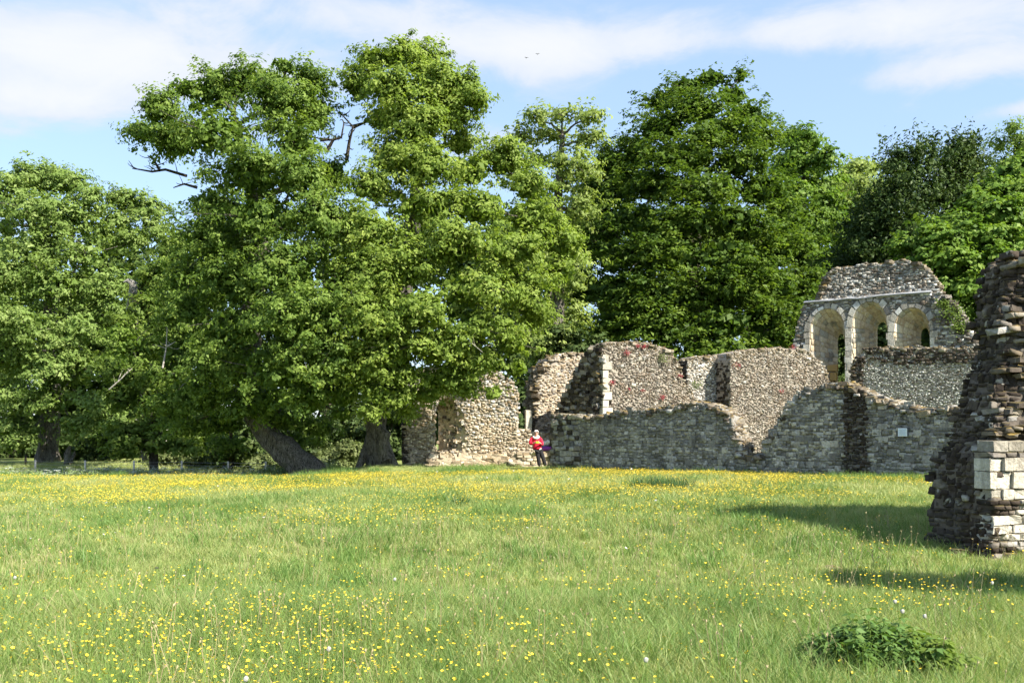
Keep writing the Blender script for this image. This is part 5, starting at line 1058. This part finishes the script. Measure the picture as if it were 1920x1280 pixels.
# dandelion clocks
def clock_mesh():
    bm = bmesh.new(); bmesh.ops.create_icosphere(bm, subdivisions=2, radius=.017)
    for v in bm.verts: v.co *= random.uniform(.8, 1.12)
    me = bpy.data.meshes.new('seed_head'); bm.to_mesh(me); bm.free(); me.materials.append(M_CLOCK); return me
CM = clock_mesh()
DAND = [(461, 1272, 'white dandelion clock at the bottom edge, left of centre'), (1678, 1130, 'white dandelion clock right of centre above the nettles, upper one'), (1734, 1158, 'white dandelion clock above the nettles, lower right one'), (1860, 1094, 'white dandelion clock near the right edge below the pier'),
        (616, 1216, 'white dandelion clock among buttercups in the left foreground'), (1692, 1149, 'ragged dandelion clock just left of the lower right one'), (1211, 1236, 'white dandelion clock low in the grass right of the foreground centre'), (28, 1083, 'white dandelion clock by the left edge in the mown grass'), (740, 1090, 'white dandelion clock in the short grass left of centre')]
for px, py, lb in DAND:
    Y = (CAMH - .27) * F / (py - HOR); x = (px - 960) / F * Y; z0 = g(x, Y); root = empty('dandelion', (x, Y, z0)); tag(root, lb, 'dandelion', 'dandelion clocks in the grass')
    hd = link('seed_head', CM, None, None); hd.parent = root; hd.location = (0, 0, .27); tb = Tubes(); tb.add(bez((x, Y, z0 - .01), (x, Y, z0 + .255), (.02, .01, 0), 5), [.0035, .003, .003, .0025, .002], 5); tb.build('stalk', M_STALK, root)
# small white flowers scattered in the turf
p = field(9, 36, 1.2, 2, lambda x, y: smooth(.5, .7, fbm(x, y, .5, 77)) * .4); scatter('dandelion_clocks', p, rng.uniform(.7, 1.2, len(p)) * (1 + p[:, 1] / 40), [flower_mesh('clockheads', 2, .2, .12, .014, 230 + i, (M_CLOCK, M_STALK), 5, .1) for i in range(3)], 'pale seed heads sprinkled in the meadow', 'seed heads')

# nettle clump in the foreground, rush tufts farther off
def leafy_plant(name, label, cx, cy, rx, ry, n_stem, h, mat, seed, Ln=.07, Wd=.035):
    r = np.random.default_rng(seed); root = empty(name, (cx, cy, g(cx, cy))); tag(root, label, 'plant'); C, O = [], []; tb = Tubes()
    for k in range(n_stem):
        a = r.uniform(0, 6.28); q = math.sqrt(r.random()); b = np.array((cx + rx * q * math.cos(a), cy + ry * q * math.sin(a), 0)); b[2] = g(b[0], b[1]); hh = h * (1 - .45 * q) * r.uniform(.75, 1.1); e = b + np.array((r.normal(0, .05), r.normal(0, .05), hh)); pts = bez(b, e, r.normal(0, .02, 3), 5); tb.add(pts, np.linspace(.004, .002, 5), 4)
        for i in range(1, 9):
            t = .25 + .75 * i / 8; c = b + (e - b) * t
            for q2 in range(4):
                a = q2 * 1.57 + i * .785 + r.normal(0, .2); d = np.array((math.cos(a), math.sin(a), -.15)); C.append(c + d * Ln * .6); O.append(d)
    tb.build('stem', M_STALK, root); C = np.array(C); O = np.array(O); n = len(C)
    a = O / np.linalg.norm(O, axis=1)[:, None]; nm = np.array([0, 0, 1.]) + r.normal(0, .3, (n, 3)); nm -= a * (a * nm).sum(1)[:, None]; nm /= np.linalg.norm(nm, axis=1)[:, None]; b = np.cross(nm, a); s_ = r.uniform(.6, 1.25, (n, 1))
    V = np.stack([C - a * Ln * s_ / 2, C + b * Wd * s_ / 2 - a * Ln * .1, C + a * Ln * s_ / 2 - nm * Ln * .2, C - b * Wd * s_ / 2 - a * Ln * .1], 1).reshape(-1, 3)
    leaf_object('foliage', [(V, np.arange(n * 4).reshape(-1, 4), np.clip(r.normal(.5, .2, n), 0, 1))], mat, root)
LF_NETTLE = leaf_mat('nettle_leaf', (.06, .12, .03), (.10, .18, .045), (.165, .25, .07), .35)
leafy_plant('nettle_clump', 'dark green nettle clump in the right foreground grass', 2.50, 6.85, .36, .28, 95, .50, LF_NETTLE, 301)
leafy_plant('nettle_clump', 'paler leafy nettle shoots at the right side of the foreground clump', 2.82, 6.7, .18, .2, 30, .42, LF_SHRUB2, 302)
leafy_plant('nettle_clump', 'greyish leafy shoots at the left side of the foreground clump', 2.12, 7.0, .16, .16, 20, .32, LF_NETTLE, 303)
def rush(label, px, Y, n, rad, h, seed):
    c = on_ground(px, Y); root = empty('rush_tuft', c); tag(root, label, 'rushes', 'tall rush tufts in the meadow'); me = tuft_mesh('blades', n, h, .014, rad, .35, M_GRASS_R, seed, 3); o = link('blades', me, None, None); o.parent = root
M_GRASS_R = blade_mat('rush_blade', (.045, .105, .035), (.075, .15, .05), (.12, .19, .07), dry=.05)
rush('tall blue green rush tuft left of the pair before the low wall', 1212, 25.3, 300, .38, .46, 1); rush('tall blue green rush tuft right of the pair before the low wall', 1266, 25.2, 420, .5, .46, 2); rush('small rush tuft between the larger pair', 1240, 25.0, 160, .25, .34, 3); rush('low dark tuft in the middle of the field', 862, 20.2, 120, .22, .26, 4)

# cow parsley along the fence
def parsley_mesh(seed):
    r = np.random.default_rng(seed); V, Q, MI = [], [], []; o = 0
    for k in range(5):
        b = np.array((r.normal(0, .15), r.normal(0, .15), 0)); top = b + np.array((r.normal(0, .12), r.normal(0, .12), r.uniform(.5, .95)))
        for q in range(2): sd = np.array(((.006, 0, 0), (0, .006, 0))[q]); V += [b - sd, b + sd, top + sd, top - sd]; Q.append((o, o + 1, o + 2, o + 3)); MI.append(1); o += 4
        for j in range(6):
            c = top + np.array((r.normal(0, .07), r.normal(0, .07), r.normal(0, .015))); s_ = r.uniform(.018, .034); V += [c + (-s_, -s_, 0), c + (s_, -s_, .01), c + (s_, s_, 0), c + (-s_, s_, .01)]; Q.append((o, o + 1, o + 2, o + 3)); MI.append(0); o += 4
        for j in range(26):
            c = b + (top - b) * r.uniform(.05, .8) + r.normal(0, .11, 3); u = r.normal(0, 1, 3); u /= np.linalg.norm(u); v = np.cross(u, r.normal(0, 1, 3)); v /= np.linalg.norm(v); V += [c - u * .07, c + v * .03, c + u * .07, c - v * .03]; Q.append((o, o + 1, o + 2, o + 3)); MI.append(2); o += 4
    me = mesh_np('parsley', np.array(V), quads=np.array(Q)); [me.materials.append(m) for m in (M_WHITE, M_STALK, M_PLEAF)]; me.polygons.foreach_set('material_index', np.array(MI, np.int32)); return me
M_PLEAF = plain('parsley_leaf', (.17, .235, .085), .7)
n = 2600; x = rng.uniform(-30, -8.2, n); y = rng.uniform(41.5, 47.6, n); k = rng.random(n) < .35 + .65 * np.exp(-((x + 18) / 4.5) ** 2); x, y = x[k], y[k]
scatter('cow_parsley', np.stack([x, y, G(x, y) - .05], 1), rng.uniform(.5, .95, len(x)), [parsley_mesh(240 + i) for i in range(5)], 'cow parsley and weeds along the wire fence', 'weeds')

# ------------------------------------------------------------------ fence
def build_fence():
    Y = 47.3; root = empty('wire_fence', (-17, Y, g(-17, Y))); tag(root, 'low wire fence with pale wooden posts along the left edge of the meadow', 'fence')
    M_POST = plain('weathered_post', (.55, .50, .42), .9, 12, .3, .4); xs_ = [(q - 960) / F * Y for q in (-114, -24, 66, 160, 251, 340, 428, 498)]; tops = []
    for i, x in enumerate(xs_):
        z = g(x, Y); h = CAMH - (863 + random.uniform(-1.5, 2) - HOR) / F * Y - z; tb = Tubes(); ln = random.gauss(0, .02); tb.add([(x, Y, z - .2), (x + ln * .5, Y, z + h * .5), (x + ln, Y, z + h - .02), (x + ln, Y, z + h)], [.048, .046, .045, .02], 8); tb.build('post', M_POST, root); tops.append((x + ln, z + h))
    M_WIRE = plain('galvanised_wire', (.30, .30, .29), .5, metallic=.6)
    for f in (.06, .2, .38, .58):
        tb = Tubes(); pts = []
        for (x0, z0), (x1, z1) in zip(tops[:-1], tops[1:]):
            for t in (0, .33, .66): pts.append((x0 + (x1 - x0) * t, Y - .05, z0 + (z1 - z0) * t - f - .03 * math.sin(t * math.pi)))
        pts.append((tops[-1][0], Y - .05, tops[-1][1] - f)); tb.add(pts, [.006] * len(pts), 4); tb.build('wire', M_WIRE, root)
build_fence()
o_ = on_ground(48, 60); r_ = empty('fence_post', o_); tag(r_, 'short dark post standing left of the thick oak trunk', 'post'); tb = Tubes(); tb.add([o_ - Vector((0, 0, .2)), o_ + Vector((0, 0, .45)), o_ + Vector((.01, 0, .72)), o_ + Vector((.01, 0, .74))], [.07, .07, .065, .02], 8); tb.build('post_wood', BARK_DARK, r_)

# ------------------------------------------------------------------ red valerian and ivy on the walls
LF_RED = leaf_mat('valerian_bloom', (.20, .025, .04), (.32, .04, .065), (.44, .09, .12), .25)
def wall_plant(name, label, pl, px, py, sz, mat, n, seed, Ln, group=None, dep=-.12, cat='flower'):
    r = np.random.default_rng(seed); s_, z = pl.px(px, py); c = np.array(pl.w(s_, z, dep)); root = empty(name, tuple(c)); tag(root, label, cat, group)
    C = c + r.normal(0, .45, (n, 3)) * np.array((sz, sz * .4, sz * .8)); od = np.tile([.2, -1., .3], (n, 1)); leaf_object('bloom' if mat is LF_RED else 'foliage', [make_leaves(C, od, Ln, Ln * .6, .5, .7, .6, np.clip(r.normal(.5, .25, n), 0, 1), 0, r)], mat, root)
    tb = Tubes()
    for k in range(5): tb.add(bez(c + np.array((0, .1, -sz * .6)), C[k], r.normal(0, .03, 3), 4), [.006, .005, .004, .003], 4)
    tb.build('stem', M_STALK, root)
for i, (px, py, sz, lb) in enumerate(((1173, 661, .28, 'red valerian flowers high on the rounded sunlit wall'), (1145, 717, .30, 'red valerian flowers beside the pale corner stones'), (1240, 745, .28, 'red valerian flowers low on the rounded sunlit wall'), (1193, 649, .2, 'red valerian flowers at the top of the rounded sunlit wall'),
                                   (1205, 650, .22, 'faint red valerian flowers right beside those at the wall top'), (1273, 704, .2, 'red valerian flowers near the broken right edge of the rounded wall'), (1202, 732, .14, 'tiny red valerian flowers in the middle of the rounded wall'), (1177, 729, .12, 'tiny red valerian flowers left of the wall middle'))):
    wall_plant('valerian', lb, PL_LIT, px, py, sz * .6, LF_RED, int(110 * sz / .25), 400 + i, .04, 'red valerian on the sunlit wall')
PL_A2 = Plane(P(1372, 800, 45.2).x, 45.2, ANG_LIT)
wall_plant('valerian', 'red valerian flowers on top of the large sunlit wall', PL_A2, 1483, 651, .18, LF_RED, 90, 420, .045, 'red valerian on the sunlit wall'); wall_plant('valerian', 'red valerian flowers low on the large sunlit wall', PL_A2, 1462, 733, .14, LF_RED, 60, 421, .045, 'red valerian on the sunlit wall'); wall_plant('valerian', 'dim red valerian flowers at the dark edge of the large sunlit wall', PL_A2, 1378, 684, .2, LF_RED, 80, 422, .045, 'red valerian on the sunlit wall')
wall_plant('grass_tuft', 'brownish dry plant high on the rounded sunlit wall', PL_LIT, 1240, 672, .3, LF_BUSH, 160, 423, .06, cat='plant'); wall_plant('grass_tuft', 'dry plant at the broken edge of the rounded sunlit wall', PL_LIT, 1303, 722, .28, LF_BUSH, 160, 424, .06, cat='plant')
for i, (px, py, sz, lb) in enumerate(((1788, 588, .7, 'green ivy growing on the right shoulder of the gable, upper part'), (1802, 612, .5, 'green ivy growing on the right shoulder of the gable, lower part'), (1770, 570, .4, 'thin ivy spray at the top of the gable shoulder'))):
    wall_plant('ivy', lb, PL_GABLE, px, py, sz, LF_SHRUB2, int(700 * sz), 430 + i, .10, dep=-.15, cat='ivy')

# ------------------------------------------------------------------ person in red
def skin_mesh(name, verts, edges, rad, mat, parent, sub=2, root_i=0):
    me = bpy.data.meshes.new(name); me.from_pydata(verts, edges, []); o = bpy.data.objects.new(name, me); COL.objects.link(o)
    o.modifiers.new('skin', 'SKIN'); 
    for i, r_ in enumerate(rad): me.skin_vertices[0].data[i].radius = (r_, r_) if isinstance(r_, (int, float)) else r_
    me.skin_vertices[0].data[root_i].use_root = True
    sb = o.modifiers.new('sub', 'SUBSURF'); sb.levels = sub; sb.render_levels = sub
    dg = bpy.context.evaluated_depsgraph_get(); ev = o.evaluated_get(dg); nm = bpy.data.meshes.new_from_object(ev); bpy.data.objects.remove(o); nm.materials.clear(); nm.materials.append(mat); nm.polygons.foreach_set('use_smooth', np.ones(len(nm.polygons), bool))
    ob = bpy.data.objects.new(name, nm); COL.objects.link(ob); ob.parent = parent; return ob
def ellipsoid(name, c, r_, mat, parent, jit=0., cut=None):
    bm = bmesh.new(); bmesh.ops.create_icosphere(bm, subdivisions=3, radius=1.)
    for v in bm.verts: v.co = Vector((v.co.x * r_[0], v.co.y * r_[1], v.co.z * r_[2])) * (1 + random.uniform(-jit, jit)) + Vector(c)
    if cut: bmesh.ops.delete(bm, geom=[v for v in bm.verts if cut(v.co)], context='VERTS')
    me = bpy.data.meshes.new(name); bm.to_mesh(me); bm.free(); me.materials.append(mat); me.polygons.foreach_set('use_smooth', np.ones(len(me.polygons), bool)); o = bpy.data.objects.new(name, me); COL.objects.link(o); o.parent = parent; return o
def build_person():
    b = on_ground(1004, 43.0); root = empty('person', b); tag(root, 'person with white hair in a red coat and dark trousers standing by the low wall', 'person')
    SK = plain('skin', (.52, .32, .24), .6); RED = plain('red_coat_cloth', (.56, .015, .045), .75, 20, .15); BLK = plain('dark_trousers', (.018, .017, .02), .85); HAIR = plain('white_hair', (.72, .69, .64), .8, 30, .2); WHT = plain('white_scarf', (.70, .68, .64), .85, 25, .2)
    # continuous body: feet - legs - pelvis - spine - neck - head, arms with fingers
    v = [(.10, 0, .88), (.08, 0, 1.08), (.04, -.01, 1.28), (.03, -.02, 1.36), (.03, -.03, 1.42), (.03, -.05, 1.50), (.03, -.05, 1.56),
         (.05, 0, .84), (.12, -.03, .47), (.17, .0, .09), (.18, -.13, .05), (.19, .02, .84), (.31, -.05, .47), (.44, -.02, .09), (.49, -.14, .05),
         (-.10, 0, 1.28), (-.19, -.02, 1.26), (-.22, -.08, 1.02), (-.06, -.27, 1.08), (-.0, -.30, 1.10), (.16, 0, 1.27), (.23, -.02, 1.24), (.28, -.09, 1.0), (.19, -.28, 1.08), (.14, -.31, 1.10)]
    e = [(0, 1), (1, 2), (2, 3), (3, 4), (4, 5), (5, 6), (0, 7), (7, 8), (8, 9), (9, 10), (0, 11), (11, 12), (12, 13), (13, 14), (2, 15), (15, 16), (16, 17), (17, 18), (18, 19), (2, 20), (20, 21), (21, 22), (22, 23), (23, 24)]
    rad = [.13, .12, .11, .05, .065, .085, .06, .085, .055, .03, .02, .085, .055, .03, .02, .06, .05, .04, .032, .028, .06, .05, .04, .032, .028]
    for hx, sg in ((19, 1), (24, -1)):                                   # five fingers curled on the packet
        p = v[hx]
        for k, (dz, ln) in enumerate(((.028, .055), (.01, .065), (-.008, .06), (-.026, .048))):
            i = len(v); v += [(p[0] + sg * .03, p[1] - .02, p[2] + dz), (p[0] + sg * (.03 + ln * .6), p[1] - .03, p[2] + dz), (p[0] + sg * (.03 + ln), p[1] - .005, p[2] + dz)]; e += [(hx, i), (i, i + 1), (i + 1, i + 2)]; rad += [.010, .009, .008]
        i = len(v); v += [(p[0] + sg * .005, p[1] - .02, p[2] + .045), (p[0] + sg * .035, p[1] - .035, p[2] + .065)]; e += [(hx, i), (i, i + 1)]; rad += [.011, .009]
    body = skin_mesh('body', v, e, rad, SK, root, 2)
    # face
    for nm, c, r_, m in (('nose', (.03, -.142, 1.485), (.014, .022, .02), SK), ('mouth', (.03, -.128, 1.445), (.026, .008, .007), plain('lips', (.42, .14, .13), .6)), ('ear', (-.062, -.05, 1.49), (.014, .022, .032), SK), ('ear', (.122, -.05, 1.49), (.014, .022, .032), SK), ('eye', (.0, -.128, 1.512), (.014, .01, .009), plain('eye_dark', (.05, .04, .035), .3)), ('eye', (.06, -.128, 1.512), (.014, .01, .009), bpy.data.materials['eye_dark'])): ellipsoid(nm, c, r_, m, root)
    ellipsoid('hair', (.03, -.04, 1.535), (.108, .112, .10), HAIR, root, .04, lambda c: c.y < -.095 and c.z < 1.56 or c.z < 1.47)
    tb = Tubes()
    for cx in (0., .06): a = np.linspace(0, 6.283, 13); tb.add([(cx + .022 * math.cos(t), -.146, 1.512 + .017 * math.sin(t)) for t in a], [.003] * 13, 5)
    gl = tb.build('glasses', BLK, None); gl.parent = root
    # coat: torso loft + sleeves
    cv_ = [(.07, .0, .76), (.07, 0, .92), (.06, 0, 1.08), (.04, -.01, 1.22), (.03, -.01, 1.31), (-.13, -.01, 1.285), (-.20, -.02, 1.22), (-.235, -.07, 1.02), (-.11, -.22, 1.06), (.18, -.01, 1.275), (.245, -.02, 1.2), (.29, -.08, 1.0), (.22, -.22, 1.05)]
    ce = [(0, 1), (1, 2), (2, 3), (3, 4), (3, 5), (5, 6), (6, 7), (7, 8), (3, 9), (9, 10), (10, 11), (11, 12)]; cr = [(.22, .17), (.20, .155), (.185, .145), (.165, .13), (.09, .08), .085, .082, .07, .058, .085, .082, .07, .058]
    skin_mesh('coat', cv_, ce, cr, RED, root, 2)
    skin_mesh('shirt_hem', [(.19, -.04, .72), (.20, -.06, .86)], [(0, 1)], [.07, .06], WHT, root, 2)
    skin_mesh('trousers', [(.11, 0, .86), (.06, 0, .78), (.12, -.03, .47), (.17, 0, .08), (.20, .01, .78), (.31, -.05, .47), (.44, -.02, .08)], [(0, 1), (1, 2), (2, 3), (0, 4), (4, 5), (5, 6)], [.15, .12, .095, .085, .12, .095, .085], BLK, root, 2)
    for sx_ in ((.18, -.06), (.48, -.08)): skin_mesh('shoe', [(sx_[0] - .02, sx_[1] + .08, .055), (sx_[0], sx_[1] - .02, .05), (sx_[0] + .02, sx_[1] - .12, .04)], [(0, 1), (1, 2)], [.05, .05, .04], BLK, root, 2)
    skin_mesh('scarf', [(-.10, -.06, 1.33), (-.02, -.13, 1.28), (.05, -.14, 1.27), (.13, -.09, 1.32), (.12, .05, 1.37), (.03, .08, 1.39), (-.06, .05, 1.37)], [(0, 1), (1, 2), (2, 3), (3, 4), (4, 5), (5, 6), (6, 0)], [.05] * 7, WHT, root, 2)
    pk = empty('green_packet', b + Vector((.07, -.36, 1.10))); tag(pk, 'lime green packet held in the hands of the person in red', 'packet'); LIME = plain('lime_packet', (.36, .56, .05), .6)
    bm = bmesh.new(); bmesh.ops.create_cube(bm, size=1.); bmesh.ops.bevel(bm, geom=list(bm.edges), offset=.16, segments=2, affect='EDGES')
    for q in bm.verts: q.co = Vector((q.co.x * .15, q.co.y * .08, q.co.z * .09))
    me = bpy.data.meshes.new('packet'); bm.to_mesh(me); bm.free(); me.materials.append(LIME); o = bpy.data.objects.new('packet', me); COL.objects.link(o); o.parent = pk
    # purple bag and white cloth resting on the ledge
    bs, bz = PL_LEDGE.px(1024, 846); c = PL_LEDGE.w(bs, Z_LEDGE + .14, .1); bg_ = empty('purple_bag', c); tag(bg_, 'purple rolled bag on the ledge right of the person in red', 'bag'); PUR = plain('purple_cloth', (.24, .055, .36), .7, 20, .2)
    skin_mesh('bag_body', [(-.26, 0, -.02), (-.1, 0, .01), (.1, 0, .0), (.27, 0, .03)], [(0, 1), (1, 2), (2, 3)], [.07, .11, .11, .07], PUR, bg_, 2); tb = Tubes(); tb.add([(-.24, -.06, .03), (-.12, -.1, .13), (.06, -.1, .14), (.2, -.06, .06)], [.012] * 4, 6); hnd = tb.build('strap', BLK, None); hnd.parent = bg_
    c2 = PL_LEDGE.w(bs, Z_LEDGE + .36, .22); cl = empty('white_cloth', c2); tag(cl, 'crumpled white cloth on the ledge above the purple bag', 'cloth'); ellipsoid('cloth_fold', (0, 0, 0), (.17, .1, .11), WHT, cl, .12); ellipsoid('cloth_fold', (.12, -.02, .06), (.1, .08, .1), WHT, cl, .14); ellipsoid('cloth_fold', (-.1, -.03, -.05), (.12, .08, .08), WHT, cl, .14)
build_person()

# ------------------------------------------------------------------ birds high in the sky
M_BIRD = plain('bird_feather', (.05, .045, .04), .8)
for px, py, lb, q in ((987, 109, 'tiny dark bird gliding in the cloud, left and lower of two', .3), (1008, 102, 'tiny dark bird gliding in the cloud, right and higher of two', -.2)):
    c = P(px, py, 120); root = empty('bird', c, q); tag(root, lb, 'bird', 'birds in the sky')
    V = [(-.28, 0, .05), (-.13, -.07, .08), (-.13, .06, .07), (0, -.06, 0), (0, .07, 0), (.13, -.07, .08), (.13, .06, .07), (.28, 0, .05), (0, -.16, 0), (0, .18, 0), (-.03, .0, -.03), (.03, 0, -.03), (0, 0, .04)]
    link('wings', mesh('wings', [Vector(v) for v in V[:8]], [(0, 1, 2), (1, 3, 4, 2), (3, 5, 6, 4), (5, 7, 6)]), M_BIRD).parent = root
    bo = skin_mesh('bird_body', [(0, -.16, 0), (0, -.08, .01), (0, .06, 0), (0, .2, 0)], [(0, 1), (1, 2), (2, 3)], [.025, .035, .04, .012], M_BIRD, root, 1)
